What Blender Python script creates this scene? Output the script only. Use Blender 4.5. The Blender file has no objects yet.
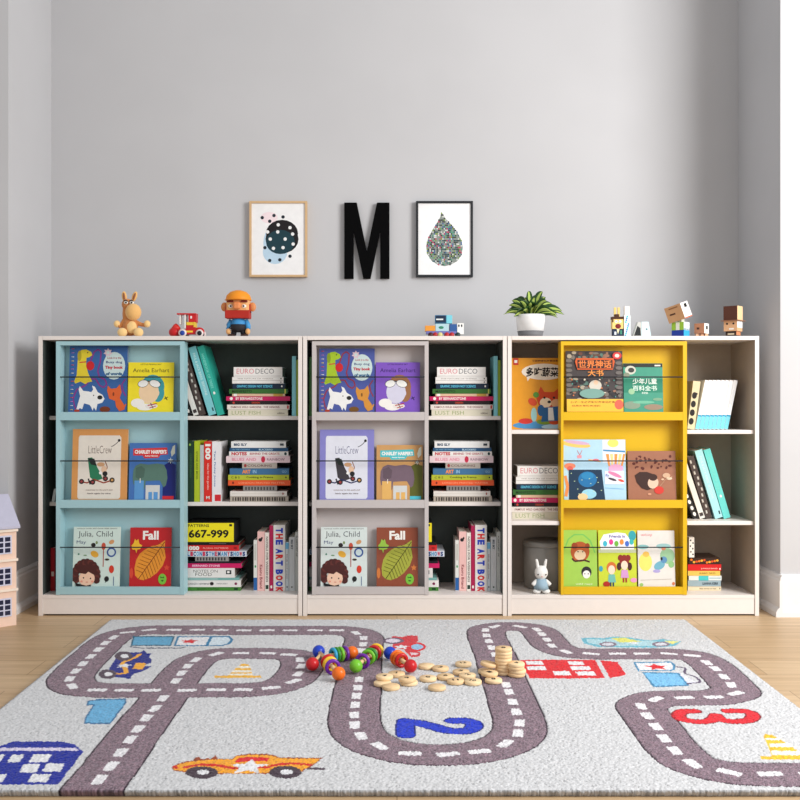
import bpy, math, random
import numpy as np
from mathutils import Matrix, Vector, noise
random.seed(7)
SC = bpy.context.scene
COL = SC.collection
D, F, H = 3.7, 977.0, 0.81            # camera distance to the bookcase fronts, focal length in px, eye height
def X(px, Y=0.0): return (px - 397) * (D + Y) / F
def Z(py, Y=0.0): return H - (py - 402) * (D + Y) / F
PX = D / F

# ---------------------------------------------------------------- materials
def lin(c):
    c = c / 255.0
    return c / 12.92 if c <= 0.04045 else ((c + 0.055) / 1.055) ** 2.4
MATS = {}
def M(r, g, b, rough=0.55, var=0.03, metal=0.0, scale=40.0, bump=0.0, sheen=0.0):
    key = (r, g, b, rough, var, metal, scale, bump, sheen)
    if key in MATS: return MATS[key]
    m = bpy.data.materials.new('paint_%d_%d_%d' % (r, g, b)); m.use_nodes = True
    nt = m.node_tree; bs = nt.nodes['Principled BSDF']
    c = (lin(r), lin(g), lin(b))
    tc = nt.nodes.new('ShaderNodeTexCoord')
    no = nt.nodes.new('ShaderNodeTexNoise'); no.inputs['Scale'].default_value = scale; no.inputs['Detail'].default_value = 3
    nt.links.new(tc.outputs['Object'], no.inputs['Vector'])
    rp = nt.nodes.new('ShaderNodeValToRGB')
    rp.color_ramp.elements[0].position = 0.3; rp.color_ramp.elements[1].position = 0.7
    rp.color_ramp.elements[0].color = tuple(max(0, v * (1 - var)) for v in c) + (1,)
    rp.color_ramp.elements[1].color = tuple(min(1, v * (1 + var)) for v in c) + (1,)
    nt.links.new(no.outputs['Fac'], rp.inputs['Fac'])
    nt.links.new(rp.outputs['Color'], bs.inputs['Base Color'])
    bs.inputs['Roughness'].default_value = rough
    bs.inputs['Metallic'].default_value = metal
    bs.inputs['Specular IOR Level'].default_value = 0.3
    if sheen: bs.inputs['Sheen Weight'].default_value = sheen
    if bump:
        bp = nt.nodes.new('ShaderNodeBump'); bp.inputs['Strength'].default_value = bump; bp.inputs['Distance'].default_value = 0.002
        nt.links.new(no.outputs['Fac'], bp.inputs['Height']); nt.links.new(bp.outputs['Normal'], bs.inputs['Normal'])
    MATS[key] = m
    return m
def C(c, **k): return M(c[0], c[1], c[2], **k)

def wood_floor():
    m = bpy.data.materials.new('oak_floor'); m.use_nodes = True
    nt = m.node_tree; bs = nt.nodes['Principled BSDF']
    tc = nt.nodes.new('ShaderNodeTexCoord')
    br = nt.nodes.new('ShaderNodeTexBrick')
    br.inputs['Scale'].default_value = 1.0; br.inputs['Brick Width'].default_value = 1.1; br.inputs['Row Height'].default_value = 0.16
    br.inputs['Mortar Size'].default_value = 0.0012; br.inputs['Mortar Smooth'].default_value = 0.3
    br.inputs['Color1'].default_value = (lin(204), lin(175), lin(137), 1); br.inputs['Color2'].default_value = (lin(193), lin(162), lin(123), 1)
    br.inputs['Mortar'].default_value = (lin(140), lin(112), lin(82), 1)
    br.offset = 0.37
    nt.links.new(tc.outputs['Object'], br.inputs['Vector'])
    mp = nt.nodes.new('ShaderNodeMapping'); mp.inputs['Scale'].default_value = (1.5, 26, 1)
    nt.links.new(tc.outputs['Object'], mp.inputs['Vector'])
    no = nt.nodes.new('ShaderNodeTexNoise'); no.inputs['Scale'].default_value = 2.2; no.inputs['Detail'].default_value = 6; no.inputs['Distortion'].default_value = 0.6
    nt.links.new(mp.outputs['Vector'], no.inputs['Vector'])
    rp = nt.nodes.new('ShaderNodeValToRGB')
    rp.color_ramp.elements[0].position = 0.3; rp.color_ramp.elements[0].color = (0.74, 0.70, 0.66, 1)
    rp.color_ramp.elements[1].position = 0.65; rp.color_ramp.elements[1].color = (1, 1, 1, 1)
    nt.links.new(no.outputs['Fac'], rp.inputs['Fac'])
    mx = nt.nodes.new('ShaderNodeMixRGB'); mx.blend_type = 'MULTIPLY'; mx.inputs['Fac'].default_value = 0.8
    nt.links.new(br.outputs['Color'], mx.inputs['Color1']); nt.links.new(rp.outputs['Color'], mx.inputs['Color2'])
    nt.links.new(mx.outputs['Color'], bs.inputs['Base Color'])
    bs.inputs['Roughness'].default_value = 0.42
    return m

# ---------------------------------------------------------------- object helpers
def tag(o, label=None, cat=None, group=None, kind=None):
    if label: o['label'] = label
    if cat: o['category'] = cat
    if group: o['group'] = group
    if kind: o['kind'] = kind
    return o
def thing(name, label, cat, loc=(0, 0, 0), rz=0.0, group=None, ry=0.0):
    o = bpy.data.objects.new(name, None); COL.objects.link(o)
    o.empty_display_size = 0.02
    o.location = loc; o.rotation_euler = (0, ry, rz)
    return tag(o, label, cat, group)
TEXTS = {}
def text_mesh(s, bold):
    key = (s, bold)
    if key in TEXTS: return TEXTS[key]
    cu = bpy.data.curves.new('lettering', 'FONT'); cu.body = s; cu.size = 1.0; cu.resolution_u = 2; cu.offset = bold
    cu.align_x = 'LEFT'
    ob = bpy.data.objects.new('lettering', cu); COL.objects.link(ob)
    dg = bpy.context.evaluated_depsgraph_get(); dg.update()
    me = ob.evaluated_get(dg).to_mesh()
    vs = [(v.co.x, v.co.y) for v in me.vertices]; fs = [tuple(p.vertices) for p in me.polygons]
    ob.evaluated_get(dg).to_mesh_clear()
    bpy.data.objects.remove(ob); bpy.data.curves.remove(cu)
    if vs:
        x0 = min(v[0] for v in vs); x1 = max(v[0] for v in vs); y0 = min(v[1] for v in vs); y1 = max(v[1] for v in vs)
        vs = [((a - x0) / max(1e-6, x1 - x0) - .5, (b - y0) / max(1e-6, y1 - y0) - .5) for a, b in vs]
    TEXTS[key] = (vs, fs)
    return TEXTS[key]

class MB:
    def __init__(s, mat=None):
        s.v = []; s.f = []; s.mi = []; s.mats = []; s.mat = mat; s.T = Matrix.Identity(4); s.sm = []
    def _m(s, mat):
        mat = mat or s.mat
        if mat not in s.mats: s.mats.append(mat)
        return s.mats.index(mat)
    def add(s, vs, fs, mat=None, smooth=False):
        n = len(s.v); k = s._m(mat)
        for p in vs: s.v.append(tuple(s.T @ Vector(p)))
        for f in fs: s.f.append(tuple(i + n for i in f)); s.mi.append(k); s.sm.append(smooth)
        return s
    def box(s, x0, x1, y0, y1, z0, z1, mat=None):
        vs = [(x, y, z) for x in (x0, x1) for y in (y0, y1) for z in (z0, z1)]
        return s.add(vs, [(0, 1, 3, 2), (4, 6, 7, 5), (0, 4, 5, 1), (2, 3, 7, 6), (0, 2, 6, 4), (1, 5, 7, 3)], mat)
    def ell(s, c, r, mat=None, n=16, rot=None):
        if not hasattr(r, '__len__'): r = (r, r, r)
        R = Matrix.Identity(3)
        if rot: R = (Matrix.Rotation(rot[2], 3, 'Z') @ Matrix.Rotation(rot[1], 3, 'Y') @ Matrix.Rotation(rot[0], 3, 'X'))
        vs = []; m = n // 2
        for i in range(m + 1):
            a = math.pi * i / m
            for j in range(n):
                b = 2 * math.pi * j / n
                p = R @ Vector((r[0] * math.sin(a) * math.cos(b), r[1] * math.sin(a) * math.sin(b), r[2] * math.cos(a)))
                vs.append((p.x + c[0], p.y + c[1], p.z + c[2]))
        fs = [(i * n + j, (i + 1) * n + j, (i + 1) * n + (j + 1) % n, i * n + (j + 1) % n) for i in range(m) for j in range(n)]
        return s.add(vs, fs, mat, True)
    def lathe(s, prof, c=(0, 0, 0), mat=None, n=24, axis='Z', smooth=True, R=None):
        vs = []
        for r, h in prof:
            for j in range(n):
                b = 2 * math.pi * j / n
                p = (r * math.cos(b), r * math.sin(b), h)
                if axis == 'X': p = (p[2], p[0], p[1])
                if axis == 'Y': p = (p[0], p[2], p[1])
                p = Vector(p)
                if R is not None: p = R @ p
                vs.append((p[0] + c[0], p[1] + c[1], p[2] + c[2]))
        m = len(prof)
        fs = [(i * n + j, i * n + (j + 1) % n, (i + 1) * n + (j + 1) % n, (i + 1) * n + j) for i in range(m - 1) for j in range(n)]
        fs.append(tuple(range(n))[::-1]); fs.append(tuple((m - 1) * n + j for j in range(n)))
        if prof[0][0] < 1e-6 : fs[-2] = fs[0]
        return s.add(vs, fs, mat, smooth)
    def tube(s, pts, r, mat=None, n=8, closed=False):
        pts = [Vector(p) for p in pts]; vs = []; L = len(pts)
        rr = r if hasattr(r, '__len__') else [r] * L
        for i, p in enumerate(pts):
            a = pts[(i - 1) % L] if (i or closed) else p
            b = pts[(i + 1) % L] if (i < L - 1 or closed) else p
            t = (b - a).normalized()
            u = t.cross(Vector((0.13, 0.21, 1))); 
            if u.length < 1e-3: u = t.cross(Vector((1, 0, 0)))
            u.normalize(); w = t.cross(u)
            for j in range(n):
                q = 2 * math.pi * j / n
                vs.append(tuple(p + (u * math.cos(q) + w * math.sin(q)) * rr[i]))
        k = L if closed else L - 1
        fs = [(i * n + j, i * n + (j + 1) % n, ((i + 1) % L) * n + (j + 1) % n, ((i + 1) % L) * n + j) for i in range(k) for j in range(n)]
        if not closed: fs += [tuple(range(n))[::-1], tuple((L - 1) * n + j for j in range(n))]
        return s.add(vs, fs, mat, True)
    def prism(s, pts, y0, y1, mat=None):       # outline in x,z pushed along y
        n = len(pts)
        vs = [(p[0], y0, p[1]) for p in pts] + [(p[0], y1, p[1]) for p in pts]
        fs = [tuple(range(n)), tuple(range(n, 2 * n))[::-1]] + [(i, i + n, (i + 1) % n + n, (i + 1) % n) for i in range(n)]
        return s.add(vs, fs, mat)
    def prism_z(s, pts, z0, z1, mat=None):     # outline in x,y pushed along z
        n = len(pts)
        vs = [(p[0], p[1], z0) for p in pts] + [(p[0], p[1], z1) for p in pts]
        fs = [tuple(range(n))[::-1], tuple(range(n, 2 * n))] + [(i, (i + 1) % n, (i + 1) % n + n, i + n) for i in range(n)]
        return s.add(vs, fs, mat)
    def text(s, t, c, w, h, mat, bold=0.02, u=(1, 0, 0), v=(0, 0, 1)):
        vs, fs = text_mesh(t, bold)
        u = Vector(u); v = Vector(v); c = Vector(c)
        return s.add([tuple(c + u * (a * w) + v * (b * h)) for a, b in vs], fs, mat)
    def build(s, name, parent=None, bevel=0.0, remesh=0.0, sub=0, loc=None):
        me = bpy.data.meshes.new(name); me.from_pydata(s.v, [], s.f)
        for m in s.mats: me.materials.append(m)
        me.polygons.foreach_set('material_index', s.mi); me.polygons.foreach_set('use_smooth', s.sm)
        me.update()
        o = bpy.data.objects.new(name, me); COL.objects.link(o)
        if parent: o.parent = parent
        if loc: o.location = loc
        if remesh:
            md = o.modifiers.new('Remesh', 'REMESH'); md.mode = 'VOXEL'; md.voxel_size = remesh; md.use_smooth_shade = True
            md2 = o.modifiers.new('Smooth', 'SMOOTH'); md2.iterations = 4
        if bevel:
            b = o.modifiers.new('Bevel', 'BEVEL'); b.width = bevel; b.segments = 2; b.limit_method = 'ANGLE'; b.harden_normals = False
        return o

# flat printed artwork: coordinates 0..100 across and 0..100 DOWN the cover
class Art:
    def __init__(s, mb, x0, z1, w, h, y):
        s.mb, s.x0, s.z1, s.w, s.h, s.y = mb, x0, z1, w, h, y; s.k = 0
    def P(s, a, b): return (s.x0 + a / 100 * s.w, s.y - 0.00012 - 0.000045 * s.k, s.z1 - b / 100 * s.h)
    def poly(s, pts, c):
        s.k += 1
        pts = [(min(99.6, max(.4, a)), min(99.7, max(.3, b))) for a, b in pts]
        s.mb.add([s.P(a, b) for a, b in pts], [tuple(range(len(pts)))], C(c)); return s
    def rect(s, a0, a1, b0, b1, c): return s.poly([(a0, b0), (a1, b0), (a1, b1), (a0, b1)], c)
    def ell(s, a, b, ra, rb, c, n=20, rot=0):
        cr, sr = math.cos(rot), math.sin(rot); q = s.w / s.h
        pts = []
        for i in range(n):
            t = 2 * math.pi * i / n; u, v = ra * math.cos(t), rb * math.sin(t)
            pts.append((a + u * cr - v * sr / q, b + u * sr * q + v * cr))
        return s.poly(pts, c)
    def line(s, pts, wd, c):
        s.k += 1; q = s.w / s.h
        for (a0, b0), (a1, b1) in zip(pts, pts[1:]):
            dx, dy = (a1 - a0) * q, (b1 - b0); L = math.hypot(dx, dy) or 1
            nx, ny = -dy / L * wd / 2 / q, dx / L * wd / 2
            P = [(a0 + nx, b0 + ny), (a1 + nx, b1 + ny), (a1 - nx, b1 - ny), (a0 - nx, b0 - ny)]
            P = [(min(99.6, max(.4, a)), min(99.7, max(.3, b))) for a, b in P]
            s.mb.add([s.P(*p) for p in P], [(0, 1, 2, 3)], C(c))
        return s
    def text(s, t, a, b, w, h, c, bold=0.02):
        s.k += 1; s.mb.text(t, s.P(a, b), w / 100 * s.w, h / 100 * s.h, C(c), bold); return s
    def star(s, a, b, r, c, n=5, inner=.42):
        q = s.w / s.h
        return s.poly([(a + math.sin(math.pi * i / n) * r * (1 if i % 2 == 0 else inner), b - math.cos(math.pi * i / n) * r * q * (1 if i % 2 == 0 else inner)) for i in range(2 * n)], c)

# ---------------------------------------------------------------- the room
def struct(name, mb, **k): return tag(mb.build(name, **k), kind='structure')
WALL = M(192, 192, 194, rough=0.9, var=0.02, scale=3)
TRIM = M(226, 224, 223, rough=0.5, var=0.01)
XL, XR, YB, HT = -1.472, 1.452, 0.46, 3.0
def wall(name, x0, x1, y0, y1):
    b = MB(WALL); b.box(x0, x1, y0, y1, 0, HT); return struct(name, b)
wall('wall_back', XL - .12, XR + .12, YB, YB + .12)
wall('wall_left', XL - 1.6, XL, 0, YB)
wall('wall_right', XR, XR + 1.6, 0, YB)
fl = MB(wood_floor()); fl.box(-3.6, 3.6, -5.2, .7, -.06, 0); struct('floor', fl)
# skirting boards with a moulded top and a stepped foot
PROF = [(0, 0), (.026, 0), (.026, .018), (.020, .030), (.013, .036), (.013, .135), (.010, .140), (.010, .148), (.005, .156), (0, .158)]
def skirting(name, a, b, n):
    a = Vector(a); b = Vector(b); n = Vector(n)
    mb = MB(TRIM); vs = []
    for e, sgn in ((a, 1), (b, -1)):
        for d, z in PROF: vs.append((e.x + n.x * d, e.y + n.y * d, z))
    k = len(PROF)
    mb.add(vs, [tuple(range(k)), tuple(range(k, 2 * k))[::-1]] + [(i, (i + 1) % k, (i + 1) % k + k, i + k) for i in range(k)])
    struct(name, mb)
skirting('baseboard_back', (XL, YB, 0), (XR, YB, 0), (0, -1, 0))
skirting('baseboard_left', (XL, YB, 0), (XL, -.026, 0), (1, 0, 0))
skirting('baseboard_right', (XR, YB, 0), (XR, -.026, 0), (-1, 0, 0))
skirting('baseboard_front_left', (XL - 1.6, 0, 0), (XL, 0, 0), (0, -1, 0))
skirting('baseboard_front_right', (XR, 0, 0), (XR + 1.6, 0, 0), (0, -1, 0))

# ---------------------------------------------------------------- bookcases
TT = .0150                                  # board thickness
DEP = .27; YS = .075
ZT = Z(336); ZB = Z(595)
FRAME = M(230, 222, 216, rough=0.45, var=0.012)
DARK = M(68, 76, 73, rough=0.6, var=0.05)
BROWNB = M(168, 155, 142, rough=0.6, var=0.03)
BLUE = (162, 200, 207); GREY = (194, 187, 185); YELL = (218, 176, 26)
SHELF = {'blue': (Z(416, YS), Z(502, YS)), 'grey': (Z(416, YS), Z(502, YS)), 'yellow': (Z(430, .02), Z(521, .02))}
def bookcase(key, p0, p1, rack0, rack1, rc, label, inner, back, splitback=None):
    x0, x1 = X(p0), X(p1); t = thing('bookcase', label, 'bookcase', ((x0 + x1) / 2, 0, 0), group=None)
    ox = (x0 + x1) / 2
    def B(mat=FRAME):
        b = MB(mat); b.T = Matrix.Translation((-ox, 0, 0)); return b
    e = .0004
    for s, xa in ((1, x0 + e), (-1, x1 - TT - e)):
        b = B(); b.box(xa, xa + TT, 0, DEP, 0, ZT)
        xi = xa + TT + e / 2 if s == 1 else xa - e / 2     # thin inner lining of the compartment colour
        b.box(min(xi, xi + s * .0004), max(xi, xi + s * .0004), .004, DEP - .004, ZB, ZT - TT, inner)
        b.build('side_panel', t, bevel=.0008)
    xa, xb = x0 + e + TT + .0006, x1 - e - TT - .0006
    B().box(xa, xb, 0, DEP, ZT - TT, ZT).build('top_panel', t, bevel=.0008)
    B().box(xa, xb, .003, DEP - .006, ZB - TT, ZB - .0003).build('bottom_panel', t, bevel=.0006)
    B().box(xa, xb, .004, .019, .006, ZB - TT - .0006).build('plinth', t, bevel=.0006)
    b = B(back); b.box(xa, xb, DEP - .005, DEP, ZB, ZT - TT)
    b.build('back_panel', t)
    ra, rb = X(rack0), X(rack1)
    for zs in SHELF[key]:
        b = B(); 
        if key == 'yellow':
            pts = [(xa, .012), (ra - .004, .012), (ra - .004, YS), (rb + .004, YS), (rb + .004, .012), (xb, .012), (xb, DEP - .006), (xa, DEP - .006)]
            b.prism_z(pts, zs - TT, zs)
        else: b.box(xa, xb, YS, DEP - .006, zs - TT, zs)
        b.build('shelf', t, bevel=.002 if key == 'yellow' else .0008)
    # the coloured display rack hung in the front opening
    RM = C(rc, rough=0.4, var=0.01)
    y0 = .0; y1 = .066; zt = Z(341.3); zb = ZB + .0006
    sd = .015
    b = B(RM)
    thin = .005 if key == 'yellow' else 0
    ra -= thin
    b.box(ra + thin, ra + sd, y0, y1, zb, zt).box(rb - sd, rb, y0, y1, zb, zt)
    b.box(ra + sd, rb - sd, y0, y1, zt - .015, zt)
    b.box(ra + sd, rb - sd, y1 - .008, y1, zb, zt - .015)
    r = b.build('display_rack', t)
    for (ya, yb) in ((412, 420.3), (500, 508), (587, 594.6)):
        b = B(RM); b.box(ra + sd + .0003, rb - sd - .0003, y0 + .0005, .012, Z(yb), Z(ya))
        b.box(ra + sd + .0003, rb - sd - .0003, .012, y1 - .0085, Z(yb), Z(yb) + .012)
        b.build('ledge', r)
    for yy in (377, 461, 547.5):
        b = B(M(44, 48, 54, rough=.45, metal=.3)); b.tube([(ra + .006, .004, Z(yy)), (rb - .006, .004, Z(yy))], .0025, n=6)
        for q in (ra + sd - .001, rb - sd + .001): b.ell((q, .004, Z(yy)), .003, n=8)
        b.build('wire_rail', r)
    return t
bookcase('blue', 38.3, 302.3, 56, 184, BLUE, 'beige bookcase with a pale blue display rack, leftmost of the three', DARK, DARK)
bookcase('grey', 302.9, 507, 312, 428.6, GREY, 'beige bookcase with a mauve grey display rack, middle of the three', DARK, DARK)
bookcase('yellow', 507.6, 759.2, 561, 687, YELL, 'pale bookcase with a yellow display rack, rightmost of the three', BROWNB, BROWNB)
# ---------------------------------------------------------------- books
PAGE = (226, 220, 206)
WH = (236, 234, 228); BK = (30, 30, 32)
def book_parts(t, w, d, h, col, spine='front', board=.0016):
    """a book of outside size w (x), d (y), h (z), spine or cover facing -y; returns (cover MB, pages MB)"""
    cm = C(col, rough=.45); b = MB(cm)
    return b, cm
def spine_book(label, x, y, z, w, d, h, col, kind='flat', ang=0.0, marks=None, group=None, page=PAGE):
    """kind flat: lies in a stack, thickness h; kind up: stands, thickness w. spine faces the room; origin at lower left front."""
    e = .0003; w -= 2 * e; 
    piv = Vector((x + e, y, z + e)); 
    t = thing('book', label, 'book', piv, group=group, ry=ang)
    t0 = .0016
    b = MB(C(col, rough=.42))
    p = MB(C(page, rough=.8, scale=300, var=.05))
    h -= 2 * e
    ox = 0
    if ang > 0: ox = -w               # leaning to the right turns about the lower right corner
    if kind == 'flat':
        b.box(ox, ox + w, 0, d, 0, t0).box(ox, ox + w, 0, d, h - t0, h)
        b.box(ox, ox + w, 0, t0, t0, h - t0)
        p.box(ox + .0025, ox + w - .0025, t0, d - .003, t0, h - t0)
    else:
        b.box(ox, ox + t0, 0, d, 0, h).box(ox + w - t0, ox + w, 0, d, 0, h)
        b.box(ox + t0, ox + w - t0, 0, t0, 0, h)
        p.box(ox + t0, ox + w - t0, t0, d - .003, .0025, h - .0025)
    a = Art(b, ox, h, w, h, 0)
    if marks:
        for m in marks:
            k = m[0]
            if k == 'r': a.rect(*m[1:])
            elif k == 'e': a.ell(*m[1:])
            elif k == 't': a.text(*m[1:])
            elif k == 'd':            # text reading downwards: (text, cx, cy, along, across, colour)
                _, s_, cx, cy, al, ac, cc = m[:7]
                a.k += 1
                b.text(s_, a.P(cx, cy), al / 100 * h, ac / 100 * w, C(cc), m[7] if len(m) > 7 else .02, u=(0, 0, -1), v=(1, 0, 0))
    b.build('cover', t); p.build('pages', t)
    return t

CASE = {'blue': 'blue-rack bookcase', 'grey': 'grey-rack bookcase', 'yellow': 'yellow-rack bookcase'}
ORD = ['topmost', 'second from top', 'third from top', 'fourth from top', 'fifth from top', 'sixth from top', 'seventh from top', 'eighth from top', 'ninth from top', 'tenth from top', 'bottom one']
# stacks, listed bottom to top: (x0, x1, thickness px, colour, description, marks)
def small(n, c, y=50, h=46, w=70, x=45):
    random.seed(n); s = ''.join(random.choice('EAINOTRSLCHDUM') + (' ' if random.random() < .16 else '') for _ in range(n))
    return ('t', s.strip(), x, y, w, h, c)
STACK1 = [
 (228, 288, 6.3, (214, 208, 188), 'beige', [('t', 'LUST FISH', 30, 50, 48, 62, (150, 160, 110), .0), ('t', 'edition', 88, 55, 12, 30, (120, 110, 100))]),
 (227, 289.5, 4.9, (228, 220, 212), 'white', [('t', 'FAMOUS WILD GARDENS   THE DESIGNS', 45, 50, 78, 42, (130, 70, 70)), ('r', 96, 99, 15, 85, (180, 60, 60))]),
 (230, 287, 3.7, (38, 26, 30), 'black', [('t', 'DESIGN', 45, 50, 14, 50, (190, 70, 40)), ('e', 6, 50, 2, 30, (190, 60, 50))]),
 (226, 290, 4.4, (196, 30, 92), 'magenta', [('t', 'BY BERNARDSTONE', 36, 50, 42, 62, WH), ('e', 8, 50, 2.4, 36, WH)]),
 (232, 285, 2.6, (214, 180, 150), 'thin tan', [('r', 3, 9, 0, 100, WH), ('r', 78, 96, 0, 100, (190, 150, 70))]),
 (229, 287.5, 4.7, (52, 104, 44), 'green', [('t', 'MANIFESTO', 22, 50, 34, 55, (22, 46, 24)), ('r', 95, 97, 0, 100, (200, 200, 90))]),
 (232.5, 285, 5.2, (20, 40, 62), 'navy', [('t', 'GRAPHIC DESIGN NOT SCIENCE', 42, 50, 68, 50, (90, 190, 220)), ('e', 94, 50, 1.5, 20, WH)]),
 (232, 283.5, 6.5, (232, 230, 226), 'thick white', [('r', 1, 99, 48, 54, (170, 165, 160)), ('e', 95, 25, 1.2, 10, BK), ('e', 95, 78, 1.2, 10, BK), ('t', 'THE NATURE OF THINGS', 45, 25, 70, 18, (170, 165, 160))]),
 (233.5, 282.3, 9.8, (232, 230, 226), 'white', [('t', 'EURO', 24, 42, 36, 52, (214, 130, 140), .0), ('t', 'DECO', 64, 42, 38, 52, (120, 120, 124), .0), ('r', 2, 98, 88, 91, (190, 185, 180))]),
]
STACK2 = [
 (230, 288.5, 5.3, (176, 166, 152), 'patterned grey', [('r', 4 + 4.2 * i, 6 + 4.2 * i + (i % 3) * .6, 15, 85, (70, 62, 58)) for i in range(22)]),
 (230, 287, 4.8, (224, 218, 210), 'white', [('r', 3, 97, 46, 52, (190, 180, 170)), ('e', 93, 50, 1.2, 25, (150, 40, 40))]),
 (243, 277, 5.3, (140, 136, 132), 'short grey', [('r', 6 + 9 * i, 11 + 9 * i, 20, 80, (70, 66, 66)) for i in range(10)]),
 (228, 290.5, 5.2, (226, 88, 44), 'orange', [('t', 'LONDON PRINTED MATTER', 54, 50, 74, 34, (244, 150, 110)), ('e', 8, 50, 1.5, 24, (120, 30, 20))]),
 (228, 289, 5.0, (178, 186, 52), 'lime', [('t', 'Cooking in France', 52, 50, 44, 50, (40, 46, 20)), ('t', 'C B S', 12, 50, 14, 40, (70, 80, 20)), ('e', 95, 50, 1.2, 18, BK)]),
 (229.5, 289, 6.0, (62, 110, 150), 'blue', [('t', 'ART', 28, 50, 14, 62, (238, 140, 70), .04), ('t', 'IN', 42, 50, 6, 56, (150, 190, 220)), ('t', 'GO', 92, 50, 8, 40, (130, 170, 200))]),
 (242, 277, 5.4, (176, 168, 158), 'short grey-beige', [('t', 'COLORING', 50, 50, 70, 42, (100, 70, 66)), ('e', 9, 50, 4, 30, (150, 50, 50))]),
 (226, 290, 6.4, (228, 204, 208), 'pale pink', [('e', 58, 50, 3.2, 48, (190, 40, 70)), ('t', 'BLUES AND', 28, 50, 38, 46, (214, 130, 150)), ('t', 'RAINBOW', 78, 50, 28, 40, (150, 120, 130))]),
 (229, 288.5, 4.4, (230, 226, 222), 'white and red', [('t', 'NOTES', 17, 50, 26, 74, (190, 36, 56), .05), ('t', 'BEHIND THE GREATS', 60, 50, 50, 48, (170, 60, 70)), ('e', 95, 50, 2.2, 34, (40, 60, 60))]),
 (229.5, 288, 3.3, (40, 82, 120), 'thin blue', [('t', 'BLACKBIRD', 62, 50, 24, 55, (180, 210, 226)), ('t', 'IN THE CROWDS', 20, 50, 30, 42, (120, 170, 200))]),
 (231, 286, 6.2, (228, 228, 226), 'white', [('t', 'BIG SLY', 17, 50, 24, 40, (30, 60, 90), .05), ('r', 89, 96, 32, 66, (60, 66, 74))]),
]
LET = [('t', ch, 4 + 5.1 * i, 50, 4.3, 82, c, .05) for i, (ch, c) in enumerate(zip('LICONISTHEMANYSHOWS', [(70, 130, 180), (200, 60, 90), (30, 60, 120), (90, 160, 200)] * 5))]
STACK3 = [
 (187, 241.5, 3.7, (62, 126, 48), 'green', [('r', 88, 95, 20, 80, (20, 60, 30)), ('t', 'MODERN PLANTING', 40, 50, 40, 40, (34, 80, 30))]),
 (187, 241.8, 6.8, (226, 222, 218), 'white', [('t', 'LORENZO NEWMAN', 22, 52, 40, 26, (120, 120, 124)), ('e', 47, 50, 3.6, 26, (40, 26, 30)), ('t', 'PAPER SHEET', 66, 50, 20, 22, (150, 150, 150)), ('e', 91, 50, 2.6, 20, (120, 30, 70))]),
 (187, 240, 2.5, (120, 172, 166), 'thin teal', [('r', 1, 60, 40, 60, (200, 220, 214))]),
 (187, 235.8, 9.6, (228, 226, 222), 'thick white', [('t', 'NOTES ON', 40, 32, 50, 30, (120, 116, 110), .0), ('t', 'FOOD', 36, 66, 34, 34, (110, 106, 100), .0), ('r', 82, 93, 22, 64, (40, 46, 48)), ('e', 87, 42, 3, 12, WH)]),
 (187, 242.5, 4.6, (200, 28, 96), 'magenta', [('t', 'BERNARD STONE', 36, 50, 50, 48, (240, 180, 205), .04)]),
 (187, 241, 2.0, (26, 28, 34), 'thin black', []),
 (196, 229.5, 4.6, (150, 146, 142), 'short grey', [('r', 5 + 9 * i, 10 + 9 * i, 15, 85, (60, 60, 62)) for i in range(10)]),
 (187, 247.5, 5.6, (214, 222, 230), 'blue-lettered', LET),
 (187, 240, 5.8, (204, 40, 40), 'red', [('t', '1000', 13, 50, 24, 74, WH, .06), ('t', 'FLORAL PATTERNS', 56, 50, 48, 30, (236, 160, 150)), ('r', 90, 96, 30, 70, (150, 20, 24))]),
 (187, 239.5, 3.0, (22, 22, 24), 'black', [('r', 44, 76, 42, 58, (110, 110, 112))]),
 (187, 235, 19, (30, 30, 32), 'very thick yellow', [('r', 0, 100, 0, 100, (238, 222, 30)), ('t', '667-999', 47, 57, 84, 44, (24, 24, 20), .035), ('t', 'PATTERNS', 26, 14, 44, 15, (60, 56, 20)), ('r', 90, 96, 6, 18, (30, 30, 20))]),
]
def stack(key, rows, dx, zbase, total, label_stack, Yf, dep=.13, cut=None, names=None):
    th = [r[2] for r in rows]; sc = total / sum(th) * (D + Yf) / F
    z = zbase; n = len(rows)
    lo, hi = cut or (-1e9, 1e9)
    for i, r in enumerate(rows):
        h = th[i] * sc; k = n - 1 - i
        pos = 'bottom one' if i == 0 else ORD[k]
        x0 = max(r[0] + dx, lo); x1 = min(r[1] + dx, hi)
        spine_book('%s book in the %s of the %s, %s' % (r[4], label_stack, CASE[key], pos), X(x0, Yf), Yf + random.Random(i * 7 + len(rows)).uniform(0, .004), z,
                   X(x1, Yf) - X(x0, Yf), dep, h, r[3], marks=r[5], group='books stacked in the ' + CASE[key], page=(36, 34, 34) if r[4] == 'very thick yellow' else (128, 120, 110))  # yellow book's pages black; the rest darkened, painting in shade of the shelf interior
        z += h
S1B, S2B = SHELF['blue']; YF = .080
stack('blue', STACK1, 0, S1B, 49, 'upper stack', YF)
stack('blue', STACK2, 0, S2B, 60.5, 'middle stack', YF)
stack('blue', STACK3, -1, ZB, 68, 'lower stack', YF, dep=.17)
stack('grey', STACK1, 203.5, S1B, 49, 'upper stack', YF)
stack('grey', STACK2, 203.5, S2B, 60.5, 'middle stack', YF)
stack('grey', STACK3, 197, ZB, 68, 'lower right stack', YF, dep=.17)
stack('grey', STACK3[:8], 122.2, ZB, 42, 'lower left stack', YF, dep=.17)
stack('yellow', STACK1, 284, SHELF['yellow'][1], 53, 'middle left stack', YF)
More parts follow.
